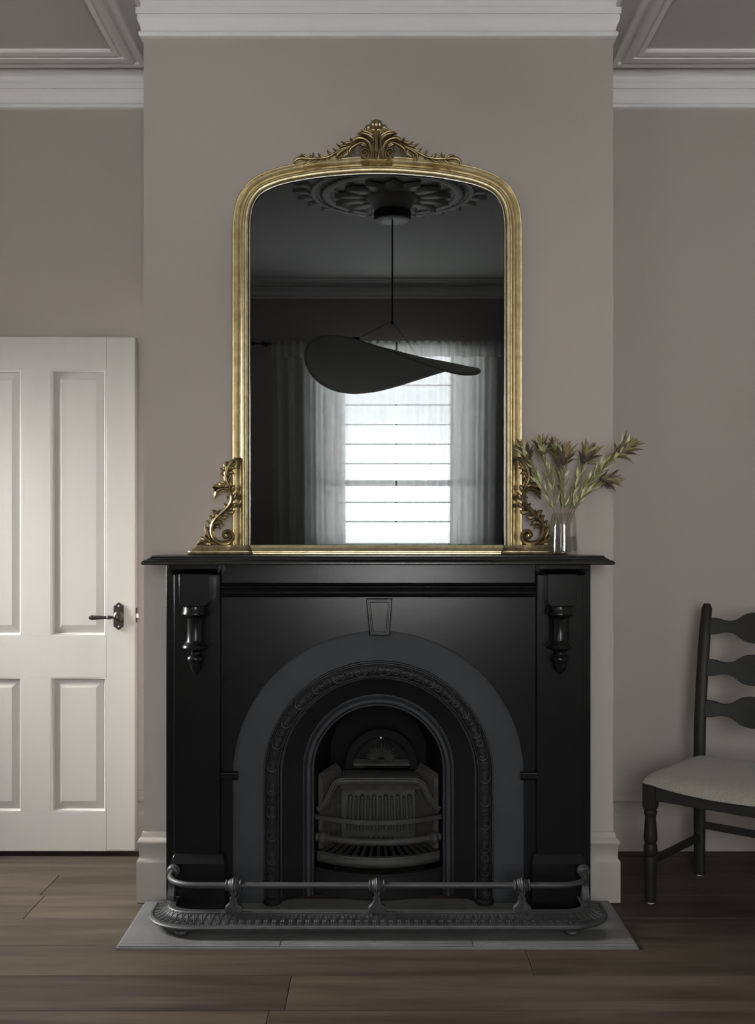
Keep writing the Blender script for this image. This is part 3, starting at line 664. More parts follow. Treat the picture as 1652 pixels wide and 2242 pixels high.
for i in range(15):
    t = -1+2*i/14; xa_, ya_ = .195*t, bow(.195*t)+.008; xb_, yb_ = .115*t, 3.185
    L = math.hypot(xb_-xa_, yb_-ya_)
    inst(gm, 'grate_slat', (xa_, ya_, .1515), ins, (0, 0, math.atan2(yb_-ya_, xb_-xa_)), (L, 1, 1))
bowbar('ash_cover', .2145, [(0, HT+.001), (-.004, .090), (-.007, .0925), (-.007, .098), (-.003, .100), (.004, .100), (.006, HT+.001)], M['iron_dark'])
MB().box(-.16, .16, 3.06, 3.28, HT, .02).build('ash_floor', M['stone_ash'], ins)
# embossed founder's lettering below the fan (too worn to read fully)
tx = bpy.data.curves.new('founder_lettering', 'FONT'); tx.body = 'PERSA'; tx.size = .0135; tx.extrude = .0008
to = bpy.data.objects.new('founder_lettering', tx); COL.objects.link(to)
dg = bpy.context.evaluated_depsgraph_get(); tme = bpy.data.meshes.new_from_object(to.evaluated_get(dg)); bpy.data.objects.remove(to)
tme.materials.clear(); tme.materials.append(M['iron_dark'])
inst(tme, 'founder_lettering', (KX(774, 3.11), 3.1295, rz0+.002), reg, (PI/2, 0, 0))

# ------------------------------------------------------------------ fender
fe = empty('hearth_fender', (0, 2.78, HT), 'low graphite cast-iron hearth fender with pierced gallery and round rail', 'fender')
def fpath(inset, yb=2.872, n=14):
    xo, yo, r = .713, 2.692, .150
    pts = [(-xo, yb)]
    cx, cy = -xo+r, yo+r*.78
    pts += [(cx-r*math.cos(PI/2*i/n), cy-r*.78*math.sin(PI/2*i/n)) for i in range(n+1)]
    pts += [(x, yo) for x in (-.42, -.28, -.14, 0, .14, .28, .42)]
    pts += [(-x, y) for x, y in pts[:n+2][::-1]]
    return pts
FP = fpath(0)
fbs = MB().sweep(FP, [(.016, .034), (.004, .034), (.000, .037), (-.001, .041), (.001, .0435), (.004, .0445), (.005, .047), (.009, .048), (.013, .0475), (.016, .046)], closed_prof=True)
fbase = fbs.build('base_moulding', M['fender'], fe, smooth=40)
frm = MB().sweep(FP, [(.055, .0650), (.057, .0675), (.061, .0690), (.066, .0675), (.078, .0675), (.080, .066), (.078, .0635), (.060, .0620)], closed_prof=True).build('top_rim', M['fender'], fe, smooth=40)
# pierced gallery: motifs between base and rim
def along(path):
    L = [0]
    for a, b in zip(path, path[1:]): L.append(L[-1]+math.dist(a, b))
    return L
LL = along(FP); NM = 66; mw = LL[-1]/NM
def fat(s):
    for i in range(len(LL)-1):
        if s <= LL[i+1] or i == len(LL)-2:
            t = (s-LL[i])/(LL[i+1]-LL[i]); a, b = Vector(FP[i]), Vector(FP[i+1]); return a+(b-a)*t
def ftan(s): 
    d = (fat(min(s+.006, LL[-1]))-fat(max(s-.006, 0))).normalized(); return d
# motif local: x along path (unit = mw), y inward, z up; slope from (y .014,z .046) to (y .060,z .066)
def mo_pt(u, v, h=0):
    s0 = (.012, .0455); s1 = (.060, .0660); cv = -.004*math.sin(PI*v)
    y = s0[0]+(s1[0]-s0[0])*v; z = s0[1]+(s1[1]-s0[1])*v+cv
    return (u*mw, y-.4*h, z+.9*h)
def mbox(b, u0, u1, v0, v1, h0=-.002, h1=.0):
    r = []
    for v in (v0, (v0+v1)/2, v1): r.append([mo_pt(u0, v, h0), mo_pt(u1, v, h0), mo_pt(u1, v, h1), mo_pt(u0, v, h1)])
    b.loft(r)
mb_ = MB()
mbox(mb_, -.5, .5, .56, 1.0); mbox(mb_, -.5, .5, 0, .14)
mbox(mb_, -.5, -.25, .14, .56); mbox(mb_, .25, .5, .14, .56); mbox(mb_, -.06, .06, .14, .56); mbox(mb_, -.25, -.06, .24, .33); mbox(mb_, .06, .25, .24, .33)
for sg in (-1, 1):
    mb_.tube([mo_pt(sg*(.44*math.cos(a)**.8), .10+.80*math.sin(a), .0008) for a in (PI/2*i/7*.98 for i in range(8))], [.0012]*8, 5)
    mb_.tube([mo_pt(sg*(.24*math.cos(a)**.8), .10+.52*math.sin(a), .0006) for a in (PI/2*i/6*.98 for i in range(7))], [.0009]*7, 5)
mb_.ball(mo_pt(0, .40, .001), .0022, n=6); mb_.ball(mo_pt(-.5, .93, .001), .0018, n=6); mb_.ball(mo_pt(0, .93, .001), .0018, n=6)
mm = mb_.mesh('pierced_motif', M['fender'], 35)
gal = MB().sweep(FP, [(.0585, .0635), (.0585, .0655), (.0605, .0655), (.0605, .0635)], closed_prof=True).build('pierced_gallery', M['fender'], fe)
for i in range(NM):
    s = (i+.5)*mw; p = fat(s); d = ftan(s)
    inst(mm, 'pierced_motif', (p.x, p.y, 0), gal, (0, 0, math.atan2(d.y, d.x)))
nb = int(LL[-1]/.0075)
bl = MB()
for i in range(nb):
    s = (i+.5)*LL[-1]/nb; p = fat(s); d = ftan(s); q = Vector((p.x-d.y*.010, p.y+d.x*.010, .0482)); bl.ball(q, .0020, n=5)
bl.build('bead_row', M['fender'], fe)
# rail
RZ, RYF, RXO, rc_ = .1485, 2.752, .655, .10
rp_ = [(-RXO, 2.862, RZ)]+[(-RXO+rc_-rc_*math.cos(PI/2*i/12), RYF+rc_*.85-rc_*.85*math.sin(PI/2*i/12), RZ) for i in range(13)]
rp_ += [(x, RYF, RZ) for x in (-.4, -.2, 0, .2, .4)]; rp_ += [(-x, y, z) for x, y, z in rp_[:14][::-1]]
MB().tube(rp_, .0088, 14).build('rail', M['fender'], fe)
def post(x, y, ang, nm='post'):
    b = MB()
    # outline of the bracket in (across, up)
    o = [(-.026, .0685), (-.0275, .077), (-.024, .086), (-.016, .092), (-.0115, .099), (-.010, .106), (-.013, .110), (-.0085, .112), (-.006, .117), (-.009, .124), (-.011, .130), (-.011, .137)]
    o = o+[(-a, z) for a, z in o[::-1]]
    rings = [[(a*s, yy, z) for a, z in o] for yy, s in ((-.008, .88), (-.006, 1), (.006, 1), (.008, .88))]
    b.loft(rings)
    b.tube([(0, -.009, z) for z in (.0685, .08, .10, .12, .135)], [.0045, .004, .003, .0035, .004], 8)
    for k in (-1, 1): b.tube([(k*.016+.006*math.cos(a), -.0085, .080+.006*math.sin(a)) for a in (2*PI*i/12 for i in range(13))], .0014, 5, False)
    # clamp of stepped collars
    prf = [(.0095, -.025), (.0135, -.024), (.0145, -.021), (.0125, -.018), (.0115, -.017), (.0145, -.015), (.0155, -.012), (.0145, -.0105), (.0165, -.009), (.0175, -.006), (.017, -.004), (.0185, -.003), (.0195, 0)]
    prf = prf+[(r, -h) for r, h in prf[::-1][1:]]
    b.lathe([(r*1.18, h) for r, h in prf], (0, 0, RZ), (1, 0, 0), 20)
    ca, sa = math.cos(ang), math.sin(ang)
    b.xform(lambda p: (x+p.x*ca-p.y*sa, y+p.x*sa+p.y*ca, p.z))
    return b.build(nm, M['fender'], fe, smooth=40)
for px in (511.5, 825, 1142): post(KX(px, 2.752), RYF, 0)
for sg in (-1, 1):
    b = MB(); x = sg*RXO
    b.lathe([(.009, 0), (.016, .002), (.0185, .006), (.0165, .009), (.0205, .012), (.021, .017), (.016, .021), (.008, .024), (.001, .025)], (x, 2.858, RZ), (0, 1, 0), 22)
    b.build('rail_end_cap', M['fender'], fe, smooth=40)
    b = MB(); o = [(-.017, .0685), (-.018, .082), (-.012, .092), (-.006, .104), (-.006, .118), (-.010, .130), (-.010, .140), (.010, .140), (.010, .130), (.006, .118), (.006, .104), (.012, .092), (.018, .082), (.017, .0685)]
    b.loft([[(x+yy, 2.850+a, z) for a, z in o] for yy in (-.010, -.006, .006, .010)]); b.build('end_post', M['fender'], fe, smooth=40)
for px, sg in ((398, -1), (1251, 1)):
    for (x, y) in ((KX(px, 2.725), 2.728), (sg*.672, 2.845)):
        MB().lathe([(.012, 0), (.019, .003), (.0225, .009), (.0215, .015), (.016, .020), (.012, .022), (.012, .0355)], (x, y, HT), n=18).build('foot', M['fender'], fe)

# ------------------------------------------------------------------ overmantel mirror, leaning a little forward at the top
TH = math.radians(2.34); P0 = Vector((0, 2.958, 1.157)); NRM = Vector((0, -math.cos(TH), -math.sin(TH))); CAMV = Vector((0, 0, EYE))
def MP(px, py, off=0):
    d = Vector(((px-CX)/F, 1, (HY-py)/F)); t = (off+NRM.dot(P0-CAMV))/NRM.dot(d); return CAMV+d*t
mir = empty('overmantel_mirror', (0, 2.94, 1.157), 'arched gilt overmantel mirror with carved crest standing on the mantel shelf', 'mirror')
MCX = 825.5
half = [(508.5, 1196), (508.5, 1100), (508.5, 900), (508.5, 700), (508.5, 560), (508.6, 500), (509.5, 480), (512, 460), (517.5, 438), (527, 418), (541, 400), (558, 386.5), (580, 375.5), (608, 366), (641, 358.5), (690, 350.5), (740, 345.5), (785, 342.5), (MCX, 341.5)]
# densify curved section
hc = half[:5]+cr(half[5:], 44)
outl = hc+[(2*MCX-x, y) for x, y in hc[::-1][1:]]
def offs(t):
    out = []; n = len(outl)
    for i, (x, y) in enumerate(outl):
        a, b = outl[max(i-1, 0)], outl[min(i+1, n-1)]; L = math.dist(a, b); dx, dy = (b[0]-a[0])/L, (b[1]-a[1])/L
        out.append((x-dy*t, y+dx*t))
    return out
fprof = [(0, -.030), (0, .006), (1.2, .010), (3.0, .010), (4.5, .007), (9, .0035), (14, .0045), (18, .010), (19.5, .014), (19.8, .020), (21.5, .0225), (23.2, .021), (23.6, .018), (24.4, .018), (24.8, .021), (27.5, .023), (30.5, .0215), (31, .018), (32, .0165), (33.5, .017), (35, .014), (36.2, .009), (36.6, .006)]
rows = [[MP(x, y, o) for x, y in offs(t)] for t, o in fprof]
fm = MB(); fm.loft([list(r) for r in zip(*rows)], False); fm.build('frame', M['gold'], mir, smooth=35)
sp = [(36.6, .006), (37.2, .0085), (38.3, .0085), (39.2, .005), (39.5, .0008)]
rows = [[MP(x, y, o) for x, y in offs(t)] for t, o in sp]
MB().loft([list(r) for r in zip(*rows)], False).build('sight_edge', M['silver'], mir, smooth=50)
gl = offs(38.0); g = MB(); g.v = [MP(x, y, 0) for x, y in gl]; g.f = [list(range(len(gl)))]
gb = [MP(x, y, -.004) for x, y in gl]; k0 = len(g.v); g.v += gb; g.f.append([k0+i for i in range(len(gl))][::-1]); n_ = len(gl)
for i in range(n_): g.f.append([i, (i+1) % n_, k0+(i+1) % n_, k0+i])
g.build('mirror_glass', M['mirror'], mir, smooth=0)
bkb = offs(2.0); g = MB(); g.loft([[MP(x, y, -.030) for x, y in bkb], [MP(x, y, -.006) for x, y in bkb]]); g.build('backing_board', M['chair'], mir, smooth=0)
# base moulding: long centre piece plus bowed end blocks
def basepiece(x0, x1, yf, prof, nm, rnd=True):
    rings = []
    for ins_, z in prof:
        if rnd:
            a, b, f = x0+ins_, x1-ins_*.35, yf+ins_; r = .02
            ring = [(b, 2.985, z), (a, 2.985, z), (a, f+r, z)]+[(a+r-r*math.cos(PI/2*i/5), f+r-r*math.sin(PI/2*i/5), z) for i in range(1, 6)]+[(b-r+r*math.sin(PI/2*i/5), f+r-r*math.cos(PI/2*i/5), z) for i in range(0, 6)]
        else: ring = [(x1, 2.985, z), (x0, 2.985, z), (x0, yf+ins_, z), (x1, yf+ins_, z)]
        rings.append(ring)
    b = MB().loft(rings); 
    return b
zb = 1.1575
bprof = [(.004, zb), (0, zb+.002), (-.001, zb+.005), (.001, zb+.0085), (.004, zb+.0095), (.0045, zb+.012), (.008, zb+.0125), (.011, zb+.015), (.016, zb+.021), (.020, zb+.028), (.0215, zb+.031), (.030, zb+.0325)]
basepiece(-.47, .47, 2.922, [(a*.8, z) for a, z in bprof], 'base', False).build('base_rail', M['gold'], mir, smooth=40)
BLX0, BLX1 = KX(403, 2.9), KX(553, 2.9)
lb = basepiece(BLX0, BLX1, 2.912, bprof, 'b'); lb.build('base_block', M['gold_dark'], mir, smooth=40)
rb2 = basepiece(BLX0, BLX1, 2.912, bprof, 'b').xform(lambda p: (-p.x+2*KX(MCX-1, 2.9), p.y, p.z)); rb2.build('base_block', M['gold_dark'], mir, smooth=40)
# carved strokes
WK = 1.35
def stroke(pts, w, off0, h, name, parent, mt, n=None, mirror=False, ridge=True, lift=0):
    n = n or max(8, len(pts)*5)
    q = cr([(p[0], p[1], ww) for p, ww in zip(pts, w)], n)
    b = MB(); rings = []
    sec = ((-1, -.15), (-.86, .35), (-.5, .62), (-.16, .55), (0, 1), (.16, .55), (.5, .62), (.86, .35), (1, -.15)) if ridge else ((-1, -.2), (-.8, .55), (-.45, .9), (0, 1), (.45, .9), (.8, .55), (1, -.2))
    for i, (x, y, ww) in enumerate(q):
        a, c = q[max(i-1, 0)], q[min(i+1, n-1)]; L = max(math.dist(a[:2], c[:2]), 1e-6); nx, ny = -(c[1]-a[1])/L, (c[0]-a[0])/L
        ww = max(ww*WK, .25); hh = h*min(1.25, .35+ww/5.5); t = i/(n-1)
        r = []
        for s, k in sec:
            X, Y = x+nx*ww*s, y+ny*ww*s
            if mirror: X = 2*MCX-X
            r.append(MP(X, Y, off0+lift*t*t+hh*k))
        X, Y = (2*MCX-x if mirror else x), y
        r.append(MP(X, Y, off0-.010))
        rings.append(r)
    b.loft(rings); return b.build(name, mt, parent, smooth=50)
# ---- crest (traced in a 4.029x view from (620, 250))
cf = lambda pts: [(620+x/4.029, 250+y/4.029) for x, y in pts]
crest_base = [(818, 185), (760, 190), (700, 230), (600, 290), (480, 350), (380, 392), (250, 405), (150, 412)]
# thin backing that carries the carving
cbk = []
top = [(100, 425), (150, 380), (260, 375), (380, 362), (470, 315), (560, 262), (640, 215), (700, 180), (760, 165), (818, 160)]
bot = [(818, 392), (770, 390), (768, 300), (730, 268), (650, 290), (560, 360), (480, 395), (380, 405), (250, 420), (120, 440)]
crest = None
for mirr in (False, True):
    pp = cf(top+bot); pp = [(2*MCX-x, y) for x, y in pp] if mirr else pp
    b = MB().loft([[MP(x, y, o) for x, y in pp] for o in (-.012, .010)])
    if crest is None: crest = b.build('crest', M['gold_dark'], mir, smooth=0)
    else: b.build('crest', M['gold_dark'], mir, smooth=0)
CR = [
 ('volute', [(712,334),(724,326),(733,343),(716,358),(692,346),(687,318),(714,299),(747,312),(758,350),(742,384),(708,392),(682,374)], [3.2,3,2.6,2.6,2.6,2.6,2.7,2.8,2.9,2.8,2.2,.6], .012, .012, 0),
 ('acanthus_leaf', [(772,392),(776,330),(757,262),(712,222),(660,214),(612,236),(588,204)], [3,4.2,4.6,4.4,4.6,3.6,.5], .010, .014, .006),
 ('acanthus_leaf', [(800,300),(792,235),(760,192),(700,172),(650,172)], [2.5,4,4.4,3.8,.8], .012, .014, .004),
 ('acanthus_leaf', [(806,250),(795,200),(750,165),(700,148),(668,158)], [2.5,3.5,3.6,2.6,.6], .010, .010, .004),
 ('acanthus_leaf', [(798,395),(794,330),(786,270),(768,228),(735,198)], [2.2,2.8,2.8,2.4,.8], .014, .012, 0),
 ('acanthus_leaf', [(742,306),(705,276),(658,270),(622,300),(618,352)], [1.6,2.4,2.6,2.2,.4], .010, .010, 0),
 ('acanthus_leaf', [(690,250),(628,280),(588,318),(580,376)], [2.6,3.6,3.2,.4], .011, .012, 0),
 ('acanthus_leaf', [(668,232),(600,246),(545,258),(505,238)], [2.4,3.2,2.8,.4], .009, .012, .004),
 ('acanthus_leaf', [(630,256),(560,272),(505,284),(465,256)], [2.2,3.0,2.6,.4], .009, .011, .004),
 ('acanthus_leaf', [(590,285),(530,305),(470,322),(432,300)], [2.2,3.0,2.4,.4], .009, .011, .004),
 ('acanthus_leaf', [(585,292),(520,325),(478,362),(484,412)], [2.2,3.6,3.4,.4], .011, .012, 0),
 ('acanthus_leaf', [(560,330),(525,350),(505,380),(510,412)], [1.4,2.4,2.2,.4], .009, .010, 0),
 ('crest_stem', [(540,300),(460,345),(385,382),(300,394),(210,396),(150,400)], [2.4,3.0,3.0,2.8,2.8,2.0], .010, .012, 0),
 ('acanthus_leaf', [(440,356),(405,345),(386,312)], [1.4,2.6,.4], .009, .010, .004),
 ('acanthus_leaf', [(372,384),(330,372),(302,342)], [1.4,2.6,.4], .009, .010, .004),
 ('acanthus_leaf', [(295,390),(268,378),(262,336)], [1.4,2.8,.4], .009, .010, .004),
 ('acanthus_leaf', [(255,385),(240,372),(236,352)], [1.2,2.0,.4], .008, .009, .004),
 ('acanthus_leaf', [(420,360),(400,392),(352,422)], [1.6,2.8,.4], .010, .010, 0),
 ('acanthus_leaf', [(345,392),(320,418),(268,430)], [1.6,2.6,.4], .010, .010, 0),
 ('acanthus_leaf', [(262,396),(228,416),(172,450)], [1.8,2.8,.4], .010, .010, 0),
 ('crest_tip_leaf', [(225,398),(175,392),(128,398),(98,422),(106,446)], [2.4,4.4,4.4,3.0,.5], .010, .013, 0),
 ('acanthus_leaf', [(215,386),(182,366),(142,358)], [1.6,2.6,.4], .008, .010, .003),
]
for nm, pts, w, off, h, lift in CR:
    for mirr in (False, True):
        stroke(cf(pts), w, off, h, nm, crest, M['gold_dark'], mirror=mirr, ridge=nm != 'volute', lift=lift)
for pts, w in (([(818,190),(818,260),(818,330),(818,402)], [3.5,4.2,4.4,1.0]), ([(818,165),(818,200),(818,235)], [6.5,5,2])):
    stroke(cf(pts), w, .016, .013, 'acanthus_leaf', crest, M['gold_dark'])
for mirr in (False, True):
    stroke(cf([(816,170),(800,205),(775,240)]), [2, 2.6, .8], .016, .010, 'acanthus_leaf', crest, M['gold_dark'], mirror=mirr)
# shell knob: lobes
def lobe(cx, cy, rx_, ry_, off, dep, nm):
    c = MP(620+cx/4.029, 250+cy/4.029, off); k = 2.92/F/4.029
    MB().ball((c.x, c.y, c.z), 1, (rx_*k, dep, ry_*k), 16).build(nm, M['gold_dark'], crest, smooth=180)
lobe(818, 100, 30, 52, .012, .020, 'shell_lobe')
for sg in (-1, 1):
    lobe(818+sg*30, 98, 26, 44, .008, .017, 'shell_lobe'); lobe(818+sg*70, 124, 28, 32, .006, .013, 'shell_lobe'); lobe(818+sg*92, 136, 17, 18, .004, .010, 'shell_lobe')
lobe(818, 150, 84, 20, .006, .014, 'shell_collar')
# ---- side scrolls (traced in a 5.9x view from (380, 980))
sf = lambda pts: [(380+x/5.9, 980+y/5.9) for x, y in pts]
SS = [
 ('volute', [(680,1130),(698,1122),(700,1148),(672,1160),(642,1132),(660,1088),(714,1078),(762,1115),(762,1172),(716,1220),(640,1234),(560,1212),(502,1152),(482,1080),(492,1000),(532,930),(600,862),(676,792),(728,722),(745,645),(728,572),(680,538),(606,542),(552,585),(520,668)],
   [3.6,3.4,3,3,3,3,3.2,3.6,4,4.2,4.2,4,4,4,4,4,4,4.2,4.2,4.2,4.2,4.4,5,5.4,.6], .008, .020, 0),
 ('acanthus_leaf', [(480,1195),(452,1130),(428,1060),(408,1002)], [2.5,4.5,4.4,.8], .006, .016, .006),
 ('acanthus_leaf', [(486,1060),(470,985),(420,936)], [2.5,4.2,.6], .006, .016, .006),
 ('acanthus_leaf', [(520,960),(502,905),(462,874)], [2.4,4,.6], .006, .014, .006),
 ('acanthus_leaf', [(560,905),(545,850),(490,806)], [2.6,5,.6], .006, .016, .006),
 ('acanthus_leaf', [(590,880),(578,845),(586,800)], [2,3,.5], .006, .012, .004),
 ('acanthus_leaf', [(640,822),(682,768),(645,716)], [2.4,4.6,.6], .006, .016, .006),
 ('acanthus_leaf', [(722,700),(714,660),(682,632)], [2,3.2,.5], .006, .012, .004),
 ('acanthus_leaf', [(660,545),(600,535),(540,570),(505,510)], [2,4.2,4.4,.6], .010, .016, .006),
 ('acanthus_leaf', [(690,535),(640,500),(560,500),(492,512)], [2.4,4.6,4.6,.6], .010, .016, .004),
 ('acanthus_leaf', [(700,540),(650,486),(580,440)], [2.4,4.8,.6], .009, .015, .006),
 ('acanthus_leaf', [(735,560),(700,490),(650,438)], [2.4,4.4,.6], .009, .015, .004),
 ('plume_leaf', [(748,600),(720,500),(680,400),(690,300),(740,205),(835,128)], [2.5,5,5.6,5.4,5,.8], .010, .022, 0),
 ('acanthus_leaf', [(668,420),(640,365),(602,330)], [2.4,4,.6], .006, .014, .006),
 ('acanthus_leaf', [(676,350),(645,300),(600,266)], [2.4,4.2,.6], .006, .014, .006),
 ('acanthus_leaf', [(690,290),(670,230),(684,172)], [2.6,4.4,.6], .006, .014, .006),
 ('acanthus_leaf', [(720,240),(712,200),(724,168)], [2,3,.5], .006, .012, .004),
 ('acanthus_leaf', [(700,440),(735,370),(752,340)], [2,3.4,.5], .024, .010, 0),
 ('acanthus_leaf', [(690,380),(735,320),(788,345)], [2,3.4,.5], .024, .010, 0),
 ('acanthus_leaf', [(705,300),(755,262),(808,268)], [2,3.2,.5], .022, .010, 0),
 ('acanthus_leaf', [(740,240),(780,215),(800,180)], [2,3,.5], .022, .010, 0),
 ('acanthus_leaf', [(748,580),(770,520),(790,480)], [2.2,4,.6], .018, .010, 0),
 ('acanthus_leaf', [(760,680),(795,630),(815,575)], [2.2,4,.6], .018, .010, 0),
 ('acanthus_leaf', [(735,770),(785,745),(808,705)], [2.2,4,.6], .018, .010, 0),
 ('acanthus_leaf', [(680,830),(745,838),(795,812)], [2.2,4,.6], .016, .010, 0),
 ('acanthus_leaf', [(600,890),(655,905),(705,882)], [2.2,3.8,.6], .014, .010, 0),
 ('acanthus_leaf', [(495,1040),(530,985),(600,968),(655,1010)], [2.4,4.2,4.2,.6], .014, .014, 0),
 ('acanthus_leaf', [(500,1080),(530,1020),(575,1020),(610,1055)], [2,3,2.6,.5], .012, .012, 0),
 ('acanthus_leaf', [(520,1236),(440,1216),(365,1206),(300,1256)], [3,4.6,4.6,1.6], .006, .016, 0),
 ('acanthus_leaf', [(470,1210),(415,1170),(398,1122)], [2.4,3.8,.6], .006, .014, .004),
 ('acanthus_leaf', [(420,1205),(385,1170),(352,1150)], [2.2,3.4,.6], .006, .012, .004),
 ('acanthus_leaf', [(480,1246),(420,1238),(360,1246)], [2.2,3.6,1], .014, .010, 0),
]
for mirr in (False, True):
    pad = MB(); pth = cr(sf([(500,1150),(482,1080),(492,1000),(532,930),(600,862),(676,792),(728,722),(745,645),(735,560),(700,450),(690,320),(740,220)]), 30)
    pad.tube([MP(2*MCX-x if mirr else x, y, .0) for x, y in pth], .010, 8)
    ss = pad.build('side_scroll', M['gold_dark'], mir)
    for nm, pts, w, off, h, lift in SS: stroke(sf(pts), w, off, h, nm, ss, M['gold_dark'], mirror=mirr, ridge=nm != 'volute', lift=lift, n=None if nm != 'volute' else 110)
    c = MP(*(lambda q: (2*MCX-q[0] if mirr else q[0], q[1]))(sf([(680, 1132)])[0]), .016)
    MB().ball(c, .0075, n=12).build('volute_eye', M['gold'], ss, smooth=180)

# ------------------------------------------------------------------ vase and dried flowers
VD = 2.865; vx = KX(1233.0, VD); vz = 1.1572; vr0, vr1, vh = .0452, .0382, KZ(1123.5, VD)-1.1572
vase = empty('glass_vase', (vx, VD, vz), 'clear tapered glass vase of dried flowers at the end of the mantel shelf', 'vase')
MB().lathe([(.0005, .0), (vr0-.004, .0), (vr0-.001, .002), (vr0, .006), (vr0*.99, .03), (vr1+(vr0-vr1)*.35, .09), (vr1, vh-.001), (vr1-.001, vh), (vr1-.0024, vh-.001), (vr1+(vr0-vr1)*.35-.0024, .09), (vr0-.003, .03), (vr0-.0035, .012), (.0005, .009)], (vx, VD, vz), n=48).build('vase_body', M['vase'], vase, smooth=60)
MB().lathe([(.0005, .0095), (vr0-.004, .0125), (vr0-.0045, .03), (vr0-.0065, .060), (.0005, .060)], (vx, VD, vz), n=32).build('water', M['water'], vase, smooth=60)
def bract(nm, L, w, cup, mt, n=6):
    b = MB(); rings = []
    for i in range(n+1):
        t = i/n; hw = w*max(.04, (math.sin(PI*t**.8)))**.9; z = cup*math.sin(t*1.9); x = L*t
        e = hw*.35
        rings.append([(x, -hw, z+e), (x, -hw*.5, z+e*.25), (x, 0, z), (x, hw*.5, z+e*.25), (x, hw, z+e), (x, hw*.5, z+e*.25-.0008), (x, 0, z-.0010), (x, -hw*.5, z+e*.25-.0008)])
    return b.loft(rings).mesh(nm, mt, 60)
LV = [bract('leaf', .040, .0046, .003, M['leaf_a']), bract('leaf', .046, .0050, .004, M['leaf_b']), bract('leaf', .032, .0044, .003, M['leaf_a'])]
BR = [bract('bract', .054, .0078, .010, M['bract_p']), bract('bract', .058, .0078, .011, M['bract_o']), bract('bract', .052, .0072, .009, M['bract_r']), bract('bract', .050, .0072, .009, M['leaf_b'])]
def orient(d, roll):
    d = d.normalized(); u = d.orthogonal().normalized(); w = d.cross(u)
    s = u*math.cos(roll)+w*math.sin(roll); n = d.cross(s)
    return Matrix((d, s, n)).transposed()
FL = [  # base px, neck px, head px, head direction (px), D at head, size, label
 ((1246, 1202), (1183, 1060), (1151, 990), (-.35, 1), 2.850, 1.0, 'dried protea stem leaning over the gilt scroll of the mirror'),
 ((1243, 1205), (1203, 1045), (1186, 980), (-.15, 1), 2.876, .95, 'dried protea stem with dark upright head next to the scroll-side stem'),
 ((1238, 1200), (1225, 1060), (1214, 981), (-.1, 1), 2.938, .85, 'dried protea stem with small olive head behind the full rose-centred head'),
 ((1222, 1204), (1233, 1070), (1236, 1000), (.15, 1), 2.838, 1.1, 'dried protea stem with full rose-centred head rising straight above the vase'),
 ((1226, 1203), (1262, 1060), (1285, 999), (.55, .8), 2.908, 1.1, 'dried protea stem with broad closed plum and green head'),
 ((1219, 1205), (1300, 1050), (1362, 985), (.75, .65), 2.820, 1.25, 'dried protea stem reaching farthest out past the chimney corner, with the highest pale-edged head'),
 ((1221, 1201), (1285, 1075), (1330, 1050), (1, -.15), 2.945, 1.0, 'dried protea stem with drooping head opening sideways below the others'),
 ((1224, 1204), (1282, 1060), (1322, 1012), (.7, .7), 2.868, .9, 'dried protea stem with slim pale green bud between the closed head and the far-reaching head'),
]
# inside the vase every stalk keeps to its own depth layer, in the order of the heads, so the stalks cross without touching
LAYER = [-.009, .003, .015, -.015, .009, -.021, .021, -.003]
def stem_path(si):
    b0, nk, hd_, hdir, Dh, sz, lab = FL[si]; ly = LAYER[si]
    lim = math.sqrt(.0336**2-ly*ly); limb = math.sqrt(.0345**2-ly*ly)
    rx_ = max(-lim, min(lim, (nk[0]-1233)*.42*VD/F)); fx = max(-limb, min(limb, (b0[0]-1233)*VD/F))
    foot = Vector((vx+fx, VD+ly, vz+.0096+.072*math.hypot(fx, ly)))      # standing on the glass floor
    rim = Vector((vx+rx_, VD+ly, vz+vh))
    hp_ = P(hd_[0], hd_[1], Dh); np_ = P(nk[0], nk[1], VD+ly+(Dh-VD-ly)*.7)
    return foot, rim, [foot.lerp(rim, t/9) for t in range(10)]+[Vector(p) for p in cr([tuple(foot), tuple(rim), tuple(np_), tuple(hp_)], 41) if p[2] > rim.z+.004]
PATHS = [stem_path(i) for i in range(len(FL))]
from mathutils.kdtree import KDTree
taken = []                                       # sample points of the leaves and bracts placed so far, with their stem
def clear_tree(si):
    pts = [p for k, (f_, r_, pa) in enumerate(PATHS) if k != si for a, b in zip(pa, pa[1:]) for p in (a, a.lerp(b, .5))]+[p for k, p in taken if k != si]
    t = KDTree(len(pts))
    for k, p in enumerate(pts): t.insert(p, k)
    t.balance(); return t
def best(tree, cands, want, n=7):
    """the candidate (base, direction, length, data) that keeps farthest from the other stems, or the first that clears them"""
    bc = None
    for c in cands:
        d = min(tree.find(c[0]+c[1]*c[2]*k/(n-1))[2] for k in range(n))
        if bc is None or d > bc[0]: bc = (d, c)
        if d > want: break
    return bc[1]
